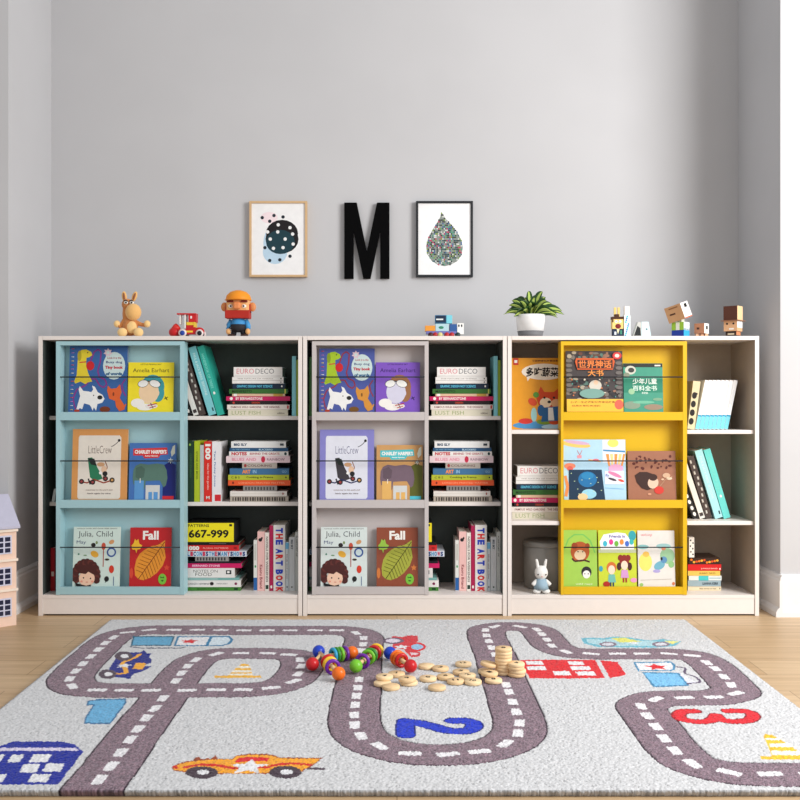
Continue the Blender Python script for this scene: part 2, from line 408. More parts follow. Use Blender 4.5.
STACK4 = [
 (688, 721.5, 4.5, (224, 208, 176), 'cream', [('t', 'little stories to read', 60, 50, 50, 36, (110, 90, 60)), ('e', 96, 50, 1.5, 18, BK)]),
 (688, 721, 5.8, (150, 170, 178), 'blue-grey', [('t', 'LIANNA KERR', 68, 50, 48, 44, (40, 56, 66), .04)]),
 (689, 722, 4.8, (220, 224, 220), 'white', [('r', 30, 60, 0, 100, (70, 190, 190)), ('r', 62, 98, 40, 60, (150, 180, 190))]),
 (688, 720.5, 5.0, (226, 190, 90), 'yellow', [('t', 'SUNNY DAYS', 60, 50, 50, 38, (140, 90, 30))]),
 (688, 721.5, 6.6, (206, 30, 34), 'red', [('t', 'JUNGLE BAND', 64, 68, 50, 26, (240, 190, 180)), ('e', 96, 70, 2, 14, WH)]),
 (689, 720, 6.5, (52, 34, 26), 'dark orange-flecked', [('e', 8 + 8.4 * i, 30 + (i * 37) % 45, 4, 18, [(232, 120, 30), (240, 170, 50), (214, 80, 30)][i % 3]) for i in range(11)]),
]
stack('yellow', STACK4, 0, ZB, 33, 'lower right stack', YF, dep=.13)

def upright(key, p0, p1, ytop, zbase, Yf, col, desc, marks=None, dep=.15, ybot=None):
    spine_book(desc, X(p0, Yf), Yf, zbase, X(p1, Yf) - X(p0, Yf), dep, Z(ytop, Yf) - zbase, col, 'up', marks=marks, group='upright books in the ' + CASE[key])
for key, dx in (('blue', .4), ('grey', 202.1)):
    c = CASE[key]
    upright(key, 291.5 + dx, 295.6 + dx, 356, S1B, YF, (140, 212, 222), 'light blue upright book at the right end of the upper shelf, ' + c)
    upright(key, 295.8 + dx, 298.4 + dx, 360, S1B, YF, (150, 176, 60), 'green upright book squeezed against the right side, upper shelf, ' + c)
    L = 'on the bottom shelf of the ' + c
    upright(key, 253.2 + dx, 256.8 + dx, 540, ZB, YF, (222, 222, 216), 'thin white book with blue foot ' + L, [('r', 1, 99, 74, 99, (40, 96, 160)), ('r', 25, 75, 8, 40, (190, 190, 180)), ('e', 50, 52, 25, 2.5, (60, 150, 90))])
    upright(key, 257 + dx, 264.3 + dx, 531.5, ZB, YF, (232, 186, 180), 'pink upright book with black bird mark ' + L, [('d', 'Kaoru Briand', 50, 76, 40, 40, (130, 40, 50)), ('e', 40, 14, 26, 3, BK), ('e', 62, 11, 12, 2, BK)])
    upright(key, 264.5 + dx, 268.8 + dx, 532.5, ZB, YF, (234, 226, 216), 'narrow cream lettered upright book ' + L, [('d', 'NOVELS FOR WEEKENDS', 50, 46, 78, 50, (70, 60, 60)), ('r', 15, 85, 90, 97, (40, 60, 50))])
    upright(key, 269 + dx, 272.8 + dx, 525.5, ZB, YF, (176, 32, 80), 'tall magenta upright book ' + L, [('e', 50, 94, 26, 2.4, WH)], dep=.17)
    mk = []
    y = 5
    for i, ch in enumerate('THE ART BOOK'):
        if ch == ' ': y += 4.5; continue
        mk.append(('d', ch, 50, y + 3.2, 7.6, 62, (36, 66, 190) if (i % 2 == 0) else (222, 44, 44), .06)); y += 9.0
    upright(key, 273 + dx, 284.8 + dx, 525, ZB, YF, (236, 232, 226), 'thick white book with red and blue letters THE ART BOOK, ' + c, mk, dep=.17)
    upright(key, 285 + dx, 288.4 + dx, 542, ZB, YF, (200, 208, 210), 'thin grey book with light blue top ' + L, [('r', 1, 99, 1, 14, (110, 180, 216)), ('d', 'birds and trees', 50, 50, 50, 34, (150, 110, 100)), ('e', 50, 92, 20, 1.6, BK)])
    upright(key, 288.6 + dx, 294.4 + dx, 537, ZB, YF, (208, 210, 210), 'pale grey upright book with small black title ' + L, [('d', 'BIG SKY', 50, 14, 18, 38, (30, 50, 70), .04), ('e', 50, 93, 14, 1.6, (60, 80, 70))])
    upright(key, 294.6 + dx, 298.3 + dx, 532, ZB, YF, (196, 198, 192), 'grey upright book at the right end ' + L, [('d', 'A HISTORY OF', 50, 24, 36, 40, (80, 80, 76))])
L = 'on the middle shelf of the blue-rack bookcase'
upright('blue', 187.5, 193.8, 441, S2B, YF, (34, 60, 42), 'dark green upright book ' + L, [('e', 40, 6, 16, 2, (150, 190, 70)), ('d', 'GARDENING', 50, 40, 40, 30, (60, 100, 60))])
upright('blue', 194.2, 199.8, 441, S2B, YF, (176, 190, 40), 'lime green upright book ' + L, [('d', 'STONE AND MOSS', 50, 40, 46, 40, (100, 110, 20))])
upright('blue', 200, 203.8, 445, S2B, YF, (190, 192, 190), 'thin silver upright book ' + L)
upright('blue', 204, 211.8, 441.5, S2B, YF, (214, 44, 34), 'red upright book with white 100 ' + L, [('d', '100', 50, 17, 26, 72, WH, .05), ('d', 'ideas for the garden', 50, 58, 44, 34, (240, 180, 170)), ('t', 'M', 50, 93, 44, 5, WH)])
upright('blue', 212, 221, 441.5, S2B, YF, (230, 228, 230), 'white upright book with red foot ' + L, [('d', 'Tara Finley Jones', 30, 45, 60, 24, (80, 120, 170)), ('r', 30, 99, 88, 99, (206, 40, 50))])
upright('blue', 50.5, 54.8, 548, ZB, YF, (170, 24, 34), 'red upright book left of the blue display rack, bottom shelf', [('r', 20, 80, 55, 66, (220, 200, 190))])
spine_book('white leaning book left of the blue display rack, middle shelf', X(54.0, YF), YF, S2B, .010, .12, .05, (214, 220, 220), 'up', ang=.18, group='upright books in the blue-rack bookcase')
upright('grey', 309.3, 313.3, 357, S1B, YF, (130, 206, 124), 'green upright book left of the grey display rack, upper shelf')

def leaner(key, xb, xt, T, yb, yt, Yf, zb, col, desc, marks=None, dep=.15):
    s = (D + Yf) / F; dxx = (xt - xb) * s; dz = (yb - yt) * s
    ang = math.atan2(dxx, dz); Ln = math.hypot(dxx, dz)
    wd = T * s * math.cos(ang)
    px = X(xb, Yf) + (T * s if ang > 0 else 0)
    spine_book(desc, px, Yf, zb, wd, dep, Ln, col, 'up', ang=ang, marks=marks, group='leaning books in the ' + CASE[key])
PAT = [('r', 15 + (i * 29) % 50, 40 + (i * 29) % 50, 6 + i * 9, 11 + i * 9, (196, 190, 180)) for i in range(10)]
def leaners(key, dx, yb, zb, L, c1=(118, 188, 194), c2=(30, 150, 136)):
    leaner(key, 187 + dx, 166 + dx, 6.2, yb, yb - 50, YF, zb, (36, 34, 34), 'black and white patterned leaning book ' + L, [('e', 50, 92 - 12 * i, 26, 4, WH) for i in range(7)])
    leaner(key, 193.6 + dx, 175 + dx, 5.6, yb, yb - 56, YF, zb, (226, 222, 214), 'white leaning book ' + L, [('r', 15, 85, 90, 96, (60, 50, 50))])
    leaner(key, 199.6 + dx, 181 + dx, 6.6, yb, yb - 62, YF, zb, (74, 62, 58), 'dark brown patterned leaning book ' + L, PAT)
    leaner(key, 208.8 + dx, 188 + dx, 8.2, yb, yb - 68, YF, zb, c1, 'light teal leaning book ' + L, [('d', 'PAUL & JACK BIRDS  EDITIONS', 46, 40, 62, 40, (200, 228, 226)), ('r', 66, 84, 90, 95, (30, 50, 60))])
    leaner(key, 217.5 + dx, 197 + dx, 7.2, yb, yb - 69, YF, zb, c2, 'right-hand teal leaning book ' + L, [('d', 'HANDBOOK OF TREES', 46, 36, 50, 40, (120, 210, 196)), ('e', 50, 68, 16, 2, WH)])
leaners('blue', 0, 415, S1B, 'on the upper shelf, blue-rack bookcase', (124, 196, 202), (44, 168, 150))
leaners('yellow', 506.5, 520, SHELF['yellow'][1], 'on the right middle shelf, yellow-rack bookcase', (166, 218, 222), (104, 206, 198))
# the boxed set of white volumes, leaning right
zs = SHELF['yellow'][0]
leaner('yellow', 687, 693, 7.5, 430, 382, YF, zs, (216, 204, 168), 'cream book with black pictures, left of the leaning white volumes', [('e', 40, 30 + 18 * i, 34, 7, (34, 30, 28)) for i in range(4)] + [('r', 20, 80, 24, 28, (34, 30, 28))])
for i in range(8):
    nth = ['leftmost', 'second', 'third', 'fourth', 'fifth', 'sixth', 'seventh', 'rightmost'][i]
    leaner('yellow', 694.8 + i * 4.12, 704.8 + i * 4.12, 4.0, 430, 381, YF, zs, (240, 240, 240),
           'white volume with light blue foot, %s of the eight in the leaning set' % (nth if i in (0, 7) else nth + ' from left'),
           [('r', 1, 99, 72, 99.5, (120, 208, 226)), ('r', 1, 99, 71, 74, (20, 150, 190)), ('r', 20, 80, 20, 50, (226, 228, 230))])

# ---------------------------------------------------------------- picture books on the racks
def cover_book(label, x0p, x1p, y0p, y1p, col, draw, group, zb=None, Yf=.019, thick=.009, lean=.08, ybot=None, cat='picture book', spiral=None, edge=PAGE):
    x0, x1 = X(x0p, Yf), X(x1p, Yf); zt = Z(y0p, Yf)
    if zb is None: zb = Z({412: 420.3, 500: 508, 587: 594.6}[int(y1p)]) + .0135
    w, h = x1 - x0, zt - zb
    t = thing('picture_book', label, cat, ((x0 + x1) / 2, Yf, zb), group=group)
    t.rotation_euler = (-lean, 0, 0)
    b = MB(C(col, rough=.35))
    b.box(-w / 2, w / 2, 0, .0012, 0, h).box(-w / 2, w / 2, thick - .0012, thick, 0, h).box(-w / 2, -w / 2 + .0012, .0012, thick - .0012, 0, h)
    a = Art(b, -w / 2, h, w, (Z(y0p, Yf) - Z(y1p, Yf)), 0)
    draw(a)
    b.build('cover', t)
    MB(C(edge, rough=.8)).box(-w / 2 + .0014, w / 2 - .001, .0014, thick - .0014, .001, h - .001).build('pages', t)
    if spiral:
        s = MB(M(206, 206, 206, rough=.4)); k = 17
        for i in range(k):
            zz = h * (i + .7) / (k + .4)
            s.mat = C([(214, 70, 60), (226, 200, 80), (220, 220, 220), (190, 120, 190)][i % 4])
            s.tube([(-w / 2 + .012 + .0065 * math.cos(q), thick / 2 + (thick / 2 + .0016) * math.sin(q), zz) for q in [j * math.pi / 5 for j in range(10)]], .0013, n=5, closed=True)
        s.build('spiral_binding', t)
    return t
def dogs(bg, dog, cat_, lead, bub=(196, 216, 214)):
    def f(a):
        a.line([(12, 70), (8, 80), (11, 92), (18, 99)], 2.0, lead)
        a.line([(36, 24), (42, 9), (49, 5), (54, 9), (53, 24), (49, 38), (52, 47), (62, 51), (65, 58), (60, 63), (53, 60), (46, 50), (38, 50), (28, 60), (14, 66), (10, 74)], 2.2, lead)
        a.line([(97, 50), (91, 58), (93, 68), (98, 76)], 2.0, lead)
        a.poly([(14, 24), (15, 12), (20, 6), (28, 5), (37, 9), (39, 14), (34, 17), (29, 18), (29, 30), (33, 42), (40, 54), (33, 55), (28, 58), (20, 54), (11, 57), (9, 54), (13, 44)], dog)
        a.ell(17, 15, 3.5, 8, tuple(int(c * .8) for c in dog)); a.ell(31, 10, 1, 1, BK)
        a.line([(17, 25), (29, 24)], 1.6, (200, 40, 50))
        a.ell(36, 30, 7, 7, (196, 34, 40))
        a.ell(77, 30, 19, 21, bub); a.star(66, 10, 8, (214, 190, 200), 7, .6); a.ell(66, 10, 2.5, 2.5, bub)
        a.text('Look it is the', 77, 18, 24, 3.2, (170, 70, 80)); a.text('Busy dog', 77, 25, 28, 4.6, (60, 70, 120)); a.text('Tiny book', 77, 33, 31, 6, (190, 40, 60), .05); a.text('of words', 77, 42, 28, 5, (40, 90, 130), .05)
        a.poly([(14, 96), (17, 86), (20, 76), (17, 66), (19, 61), (25, 68), (34, 69), (39, 70), (42, 66), (40, 60), (45, 62), (50, 70), (58, 74), (62, 80), (58, 86), (50, 88), (48, 98), (44, 93), (42, 98), (39, 92), (36, 89), (27, 87), (24, 96), (20, 94), (16, 98)], (232, 232, 230))
        a.ell(54, 78, 4.5, 3.2, (30, 30, 30)); a.ell(43, 75, 1, 1, BK)
        a.poly([(66, 68), (67, 60), (73, 65), (82, 64), (88, 58), (91, 70), (88, 79), (95, 88), (97, 96), (88, 99), (82, 92), (80, 83), (70, 80)], cat_)
        a.ell(77, 73, 1.6, 3, tuple(int(c * .6) for c in cat_)); a.line([(94, 95), (99, 88)], 2.4, cat_)
        a.ell(63, 96, 9, 4.5, tuple(int(c * .55) for c in cat_)); a.ell(15, 98, 5, 2, (170, 60, 40))
    return f
def pilot(bg, helmet, face, ink):
    def f(a):
        a.text('LITTLE PEOPLE SKY', 50, 4, 46, 2.6, ink); a.text('Amelia Earhart', 50, 16, 80, 8, ink, .0)
        a.line([(1, 29), (99, 29)], .6, tuple(int(c * .85) for c in bg))
        a.ell(54, 49, 26, 24, helmet); a.ell(66, 62, 14, 18, helmet)
        a.ell(46, 60, 22, 23, face); a.ell(65, 62, 4, 6, face)
        a.line([(24, 42), (44, 38), (72, 42)], 2.2, BK)
        a.ell(33, 43, 12, 7.5, BK, rot=-.2); a.ell(33, 43, 11, 6.6, (236, 236, 232), rot=-.2); a.ell(59, 43, 13, 7.5, BK, rot=.3); a.ell(59, 43, 12, 6.6, (236, 236, 232), rot=.3)
        a.ell(22, 82, 15, 9, (236, 232, 226)); a.ell(38, 90, 18, 7, (236, 232, 226)); a.ell(52, 88, 14, 5, (226, 220, 214))
        a.line([(44, 87), (64, 83)], 2, (180, 40, 40)); a.line([(48, 92), (62, 88)], 1.6, (180, 40, 40)); a.line([(50, 82), (56, 92)], 1.4, (60, 60, 60))
        a.line([(80, 74), (88, 70)], 1.4, ink); a.line([(82, 69), (87, 76)], 1.4, ink)
    return f
def stroller(border, panel, pram, ink):
    def f(a):
        a.poly([(13, 9), (85, 9), (88, 12), (88, 96), (85, 98.5), (13, 98.5), (11, 96), (11, 12)], panel)
        a.text('LittleCrew', 50, 29, 42, 11, ink, -.01)
        a.line([(70, 25), (75, 23), (80, 20), (83, 17)], .9, BK); a.ell(84, 16, 2.4, 2, BK)
        a.poly([(28, 41), (36, 40), (50, 60), (56, 70), (42, 74), (33, 68)], pram); a.poly([(28, 41), (40, 42), (45, 52), (34, 50)], (30, 40, 36))
        a.line([(56, 70), (64, 54), (60, 46)], 1.2, (150, 90, 60)); a.ell(52, 50, 7, 3, (206, 160, 120)); a.ell(58, 57, 5, 5, (226, 190, 160))
        a.line([(16, 74), (28, 76), (40, 71), (58, 76), (70, 73)], 1.8, (150, 60, 40) if pram[1] > 90 else (40, 44, 90)); a.line([(30, 70), (34, 78)], 2, BK)
        for (u, v) in ((18, 74), (38, 75), (61, 70), (73, 72)): a.ell(u, v, 4.6, 3.6, BK); a.ell(u, v, 2.4, 1.8, (200, 150, 90) if u > 70 else (150, 60, 60))
        a.ell(60, 63, 4.5, 3.5, (34, 34, 34)); a.ell(52, 62, 3, 2, (236, 236, 232))
        a.text('a journey to the park and', 50, 86, 48, 2.2, (150, 130, 120)); a.text('back again by nine', 50, 91, 42, 2.4, (120, 110, 110))
    return f
def elephant(bg, bg2, banner, body, col2, tagc):
    def f(a):
        a.poly([(72, 40), (84, 34), (99.6, 38), (99.6, 99.6), (72, 99.6)], bg2)
        a.poly([(8, 10), (80, 8), (82, 20), (66, 21), (62, 26), (32, 27), (28, 22), (8, 22)], banner)
        a.text('CHARLEY HARPER\'S', 45, 15.5, 68, 7, (240, 236, 230), .05); a.text('Animal Alphabet', 47, 23, 28, 3.2, (240, 236, 230), .03)
        a.poly([(92, 6), (97, 3), (97, 18), (90, 24), (88, 16)], (220, 224, 206)); a.star(88, 31, 7, (214, 222, 214), 6, .35)
        for k in range(5): a.ell(84 + 2 * k, 32 + (k % 2) * 3, 1, 1, BK)
        a.poly([(8, 62), (9, 48), (14, 40), (24, 36), (40, 38), (60, 36), (74, 38), (80, 48), (82, 62), (79, 74), (74, 78), (66, 66), (56, 66), (36, 67), (34, 80), (30, 86), (26, 74), (18, 68), (14, 76), (10, 72)], body)
        a.poly([(14, 44), (26, 40), (34, 46), (32, 60), (22, 64), (14, 60)], tuple(int(c * .85) for c in body))
        a.rect(12, 32, 66, 99, col2); a.line([(24, 62), (24, 70)], 1.2, (236, 232, 220))
        a.rect(36, 66, 74, 99, (206, 208, 206)); a.rect(42, 50, 86, 99, col2); a.rect(53, 62, 86, 99, col2)
        a.rect(72, 96, 93, 99, tagc)
    return f
def julia(a):
    a.text('curious cooks and clever little tasters', 50, 2.6, 86, 2, (110, 110, 110)); a.text('Julia, Child', 47, 13, 74, 12, (50, 56, 66), -.005)
    a.text('May', 17, 26, 20, 7, (40, 60, 110), .0)
    a.ell(43, 30, 5, 3.6, (40, 34, 34)); a.ell(50, 26, 2.4, 2.6, (120, 140, 90)); a.ell(82, 25, 6, 3.4, (206, 150, 100), rot=-.5)
    a.ell(46, 45, 9, 5, (226, 170, 60), rot=.5); a.line([(65, 30), (65, 66)], 1.4, (170, 70, 60)); a.ell(65, 32, 4.6, 6, (196, 80, 60))
    a.ell(82, 42, 10, 8, (50, 84, 150)); a.ell(82, 42, 6.8, 5.4, (206, 224, 226)); a.ell(73, 54, 5, 1.8, (60, 50, 40)); a.ell(83, 70, 5.4, 6.5, (206, 60, 40)); a.ell(73, 86, 5, 4.6, BK); a.line([(70, 92), (76, 84)], 1, BK)
    a.line([(88, 82), (88, 97)], 1, (60, 90, 140)); a.ell(26, 47, 4, 1, (110, 150, 110)); a.ell(12, 45, 2, 1.6, (90, 140, 120))
    random.seed(3)
    for k in range(26):
        q = math.pi * (-.12 + 1.24 * k / 25); r = 1 + .12 * (k % 2)
        a.ell(29 - 22 * r * math.cos(q), 80 - 20 * r * math.sin(q), 7, 5.4, (74, 34, 32) if k % 3 else (96, 44, 40))
    for k in range(10): a.ell(14 + k * 3.5, 68 + (k * 7) % 5, 6, 6, (74, 34, 32))
    a.ell(31, 85, 17, 13, (236, 196, 170)); a.poly([(14, 76), (28, 78), (34, 74), (48, 80), (44, 66), (20, 66)], (74, 34, 32))
    a.ell(24, 84, 1.5, 1.3, BK); a.ell(39, 85, 1.5, 1.3, BK); a.ell(20, 90, 2.6, 1.8, (230, 150, 130)); a.ell(43, 90, 2.6, 1.8, (230, 150, 130)); a.line([(29, 91), (34, 91)], .9, (190, 60, 50))
    a.poly([(6, 92), (20, 95), (30, 97), (40, 95), (40, 99), (20, 99), (16, 99), (8, 97)], BK)
def fall(leaf, veins, maple, red2):
    def f(a):
        a.text('Fall', 50, 13, 38, 15, (240, 238, 232), .035)
        a.poly([(85, 21), (84, 36), (87, 50), (80, 64), (66, 76), (50, 84), (34, 88), (22, 86), (14, 80), (12, 68), (16, 54), (24, 44), (36, 37), (52, 31), (68, 29)], leaf)
        a.line([(84, 24), (60, 48), (40, 68), (22, 86)], 1.2, veins)
        for k in range(10):
            t = k / 10; u, v = 80 - 54 * t, 29 + 51 * t; g = .45 + 1.1 * math.sin(math.pi * (t * .8 + .12))
            a.line([(u, v), (u - 15 * g, v - 4 * g)], .6, veins); a.line([(u, v), (u + 7 * g, v + 13 * g)], .6, veins)
        a.poly([(4, 30), (9, 26), (12, 19), (16, 22), (20, 19), (23, 27), (30, 30), (25, 36), (18, 37), (16, 43), (13, 37), (6, 37)], maple)
        a.ell(5, 76, 4.5, 9, red2); a.star(90, 67, 8, red2, 5, .5); a.ell(80, 86, 10, 9, (120, 190, 60)); a.text('look', 80, 83, 10, 3, (30, 70, 30), .05); a.text('up', 80, 89, 6, 3, (30, 70, 30), .05)
    return f
G = 'picture books on the %s display rack'
cover_book('blue spiral-bound picture book with yellow dog, on the blue rack', 68, 126.4, 345.5, 412, (52, 96, 156), dogs((52, 96, 156), (222, 200, 50), (214, 96, 44), (130, 50, 130)), G % 'blue', spiral=1)
cover_book('yellow picture book with a teal-helmeted pilot, on the blue rack', 127.4, 173, 362, 412, (236, 218, 40), pilot((236, 218, 40), (60, 150, 160), (232, 202, 164), (70, 60, 30)), G % 'blue')
cover_book('tan-bordered picture book with green pram, on the blue rack', 71, 126.6, 429, 500, (212, 148, 84), stroller((212, 148, 84), (226, 218, 206), (40, 120, 84), (90, 70, 60)), G % 'blue')
cover_book('blue picture book with green elephant, on the blue rack', 128.4, 175.5, 443, 500, (66, 112, 178), elephant((66, 112, 178), (22, 34, 110), (206, 50, 52), (86, 120, 108), (90, 150, 206), (206, 40, 50)), G % 'blue')
cover_book('pale picture book with curly-haired cook, on the blue rack', 72.2, 119, 527.3, 587.5, (206, 224, 216), julia, G % 'blue')
cover_book('red picture book titled Fall with orange leaf, on the blue rack', 129, 170.5, 528, 587.5, (188, 32, 38), fall((226, 146, 48), (120, 60, 20), (238, 186, 50), (214, 70, 50)), G % 'blue')
cover_book('blue-violet spiral-bound picture book with green dog, on the grey rack', 319, 374.5, 348, 412, (74, 88, 156), dogs((74, 88, 156), (160, 190, 40), (206, 140, 56), (140, 50, 70)), G % 'grey', spiral=1)
cover_book('purple picture book with a brown-helmeted pilot, on the grey rack', 375.6, 420, 362, 412, (124, 84, 186), pilot((124, 84, 186), (150, 104, 70), (206, 204, 222), (50, 30, 90)), G % 'grey')
cover_book('lavender-bordered picture book with dark pram, on the grey rack', 319.5, 374, 429.5, 500, (132, 130, 196), stroller((132, 130, 196), (220, 222, 232), (60, 56, 62), (80, 80, 120)), G % 'grey')
cover_book('tan picture book with purple-grey elephant, on the grey rack', 376.5, 422.8, 445, 500, (200, 152, 96), elephant((200, 152, 96), (92, 96, 36), (70, 190, 196), (116, 96, 108), (224, 176, 100), (80, 190, 206)), G % 'grey')
cover_book('pale picture book with curly-haired cook, on the grey rack', 320.5, 367, 527.5, 587.5, (214, 224, 220), julia, G % 'grey')
cover_book('brown picture book titled Fall with green leaf, on the grey rack', 376.5, 418, 528, 587.5, (142, 74, 52), fall((164, 168, 62), (70, 70, 20), (150, 190, 70), (206, 120, 60)), G % 'grey')
def myths(a):
    random.seed(11)
    for k in range(60):
        a.ell(random.uniform(4, 96), random.choice([random.uniform(3, 12), random.uniform(46, 80)]), random.uniform(2, 6), random.uniform(1.5, 4), random.choice([(120, 112, 104), (90, 120, 110), (150, 110, 90), (50, 48, 52), (170, 160, 140), (104, 70, 60)]))
    for k in range(14): a.ell(5 + (k % 2) * 88, 16 + k * 4, 6, 3, (110, 104, 100))
    for k in range(40): a.ell(random.uniform(6, 94), random.uniform(44, 76), random.uniform(.8, 2), random.uniform(.8, 1.6), random.choice([(226, 214, 190), (206, 120, 70), (80, 150, 140), (24, 22, 26)]))
    a.poly([(18, 12), (84, 12), (86, 18), (82, 31), (20, 31), (16, 18)], (206, 92, 44)); a.rect(20, 82, 15, 29, (60, 36, 30))
    a.text('世界神话', 51, 22, 58, 13, (232, 128, 60), .02); a.text('大书', 52, 36.5, 28, 10.5, (238, 150, 70), .02); a.ell(51, 57, 11, 9, (206, 200, 186)); a.ell(45, 70, 22, 8, (120, 160, 150)); a.ell(52, 52, 4, 4, (226, 190, 160))
    a.rect(0, 100, 79, 100, (238, 186, 66)); a.text('孩子一生必读的世界神话故事', 46, 84, 78, 3.6, (150, 80, 30)); a.text('经典故事精美插图', 34, 90, 50, 3, (170, 100, 40))
    a.ell(92, 88, 8, 8, (226, 100, 80)); a.ell(90, 8, 8, 6, (206, 60, 60)); a.ell(90, 8, 4, 3, (240, 220, 210))
def ency(a):
    a.rect(0, 100, 0, 8, (40, 46, 44)); a.rect(80, 95, 3, 6, (220, 220, 210))
    a.ell(18, 14, 14, 9, (200, 200, 186)); a.ell(20, 14, 8, 5, (60, 60, 56)); a.ell(8, 24, 8, 5, (130, 140, 120)); a.rect(0, 100, 32, 60, (44, 130, 104))
    a.text('少年儿童', 54, 37, 62, 12, (232, 240, 232), .02); a.text('百科全书', 54, 51, 62, 11, (214, 232, 220), .02); a.text('彩图版', 54, 61, 16, 4, (214, 232, 220))
    a.ell(20, 58, 8, 6, (150, 190, 150)); a.ell(20, 86, 22, 8, (130, 150, 130)); a.ell(75, 90, 24, 6, (150, 130, 110)); a.ell(50, 80, 28, 3, (110, 180, 150)); a.ell(86, 74, 12, 3, (120, 160, 130))
def skybook(a):
    a.rect(63, 99, 0, 38, (232, 230, 234)); a.ell(80, 6, 9, 7, (230, 220, 110)); a.line([(64, 18), (99, 20)], 3, (70, 140, 190))
    for k in range(5): a.poly([(68 + k * 7, 24), (73 + k * 7, 24), (75 + k * 5, 44), (72 + k * 5, 44)], [(238, 150, 70), (250, 210, 140)][k % 2])
    a.ell(20, 8, 24, 5, (236, 196, 110), rot=.12); a.ell(22, 5, 20, 3, (206, 170, 200), rot=.12); a.line([(22, 18), (26, 26), (30, 18)], 1, (190, 120, 130)); a.rect(22, 29, 26, 31, (226, 150, 160))
    a.line([(40, 34), (60, 36)], 3, (236, 180, 120)); a.ell(52, 34, 5, 2, (220, 120, 130)); a.ell(10, 44, 9, 5, (236, 140, 110)); a.ell(10, 48, 5, 4, (220, 100, 90))
    a.ell(84, 48, 12, 7, (236, 170, 206)); a.rect(66, 97, 52, 74, (226, 226, 236)); a.ell(82, 58, 12, 3, (226, 130, 170), rot=.4); a.ell(78, 66, 7, 2, (70, 60, 70), rot=.3); a.ell(92, 68, 5, 2, (220, 80, 60), rot=.3); a.text('fly', 70, 60, 6, 6, (90, 120, 190))
    a.line([(2, 60), (6, 78), (3, 94)], 5, (230, 140, 80)); a.line([(66, 80), (96, 82)], .8, (120, 180, 220))
    a.poly([(8, 50), (61, 50), (66, 99.5), (8, 99.5)], (24, 52, 78)); a.ell(38, 66, 15, 13, (30, 110, 164)); a.ell(38, 60, 10, 6, (40, 130, 180)); a.ell(40, 90, 12, 8, (150, 206, 226)); a.ell(30, 95, 8, 6, (236, 200, 150))
    for k in range(12): a.ell(12 + (k * 31) % 50, 56 + (k * 17) % 36, 1, .7, (190, 214, 170))
def hairgirl(a):
    random.seed(5)
    for k in range(34): a.ell(12 + 80 * (k / 34) + random.uniform(-3, 3), 22 + 8 * math.sin(k * .9) + random.uniform(-5, 7), random.uniform(1.5, 4), random.uniform(1.5, 3), (92, 40, 34))
    a.poly([(14, 50), (24, 43), (40, 43), (54, 48), (60, 58), (54, 76), (40, 80), (28, 76), (18, 64)], (60, 36, 30)); a.ell(52, 65, 11, 12, (222, 190, 166), rot=.4); a.ell(52, 54, 9, 7, (60, 36, 30))
    a.ell(64, 80, 10, 8, (206, 60, 50)); a.ell(80, 50, 8, 5, (206, 170, 140)); a.ell(86, 56, 6, 3, (220, 200, 170)); a.ell(72, 58, 3, 2, (214, 180, 150)); a.line([(66, 72), (78, 58), (92, 52)], 1, (190, 150, 120)); a.ell(44, 88, 4, 2, (206, 150, 120))
def napping(a):
    a.line([(4, 34), (16, 16), (34, 8), (60, 8), (80, 18), (94, 40)], 2.4, (120, 190, 90)); a.ell(50, 38, 28, 18, (176, 86, 40)); a.ell(50, 44, 17, 9, (222, 196, 160)); a.ell(34, 28, 9, 6, (150, 66, 32)); a.ell(72, 28, 7, 5, (150, 66, 32))
    a.line([(26, 50), (34, 55), (62, 53), (78, 56)], 3, (70, 34, 26)); a.ell(44, 38, 2, 1.2, BK); a.ell(58, 38, 2, 1.2, BK)
    a.ell(68, 74, 15, 10, (40, 38, 40)); a.ell(68, 78, 11, 7, (236, 232, 226)); a.ell(63, 77, 1.6, 1.2, BK); a.ell(73, 77, 1.6, 1.2, BK); a.text('wild naps', 60, 95, 50, 3.5, (226, 240, 190))
def kids(a):
    a.poly([(4, 20), (14, 8), (30, 6), (50, 4), (72, 6), (84, 16), (94, 24), (94, 34), (60, 36), (6, 34)], (238, 238, 240)); a.ell(90, 10, 10, 9, (50, 160, 170)); a.text('Friends in', 50, 11, 42, 5, (90, 80, 160), .03)
    for k, (u, c) in enumerate(((18, (60, 180, 200)), (34, (220, 60, 140)), (48, (110, 180, 60)), (62, (240, 140, 60)), (76, (70, 110, 200)), (88, (60, 180, 180)))): a.ell(u, 24 + (k % 2) * -3, 5.6, 5, c)
    a.rect(0, 100, 34, 40, (200, 206, 170))
    for (u, v, hair, top, r) in ((34, 66, (206, 110, 50), (110, 180, 170), 0), (68, 58, (140, 40, 34), (206, 150, 200), 1)):
        a.ell(u, v, 13, 10, hair)
        if r:
            for q in range(3): a.ell(u - 10 + q * 10, v - 9, 7, 5.5, hair)
            a.ell(u - 14, v + 6, 6, 7, (70, 34, 34)); a.ell(u + 14, v + 6, 6, 7, (70, 34, 34))
        a.ell(u, v + 4, 9, 8, (240, 214, 190)); a.poly([(u - 8, v + 12), (u + 8, v + 12), (u + 11, v + 26), (u - 10, v + 26)], top)
        a.rect(u - 5, u - 1, v + 26, v + 34, (40, 60, 90) if not r else (160, 50, 40)); a.rect(u + 2, u + 6, v + 26, v + 34, (40, 60, 90) if not r else (160, 50, 40))
    a.ell(20, 95, 9, 5, (170, 40, 30)); a.ell(92, 88, 9, 4, (236, 150, 190)); a.ell(6, 68, 5, 5, (60, 160, 180))
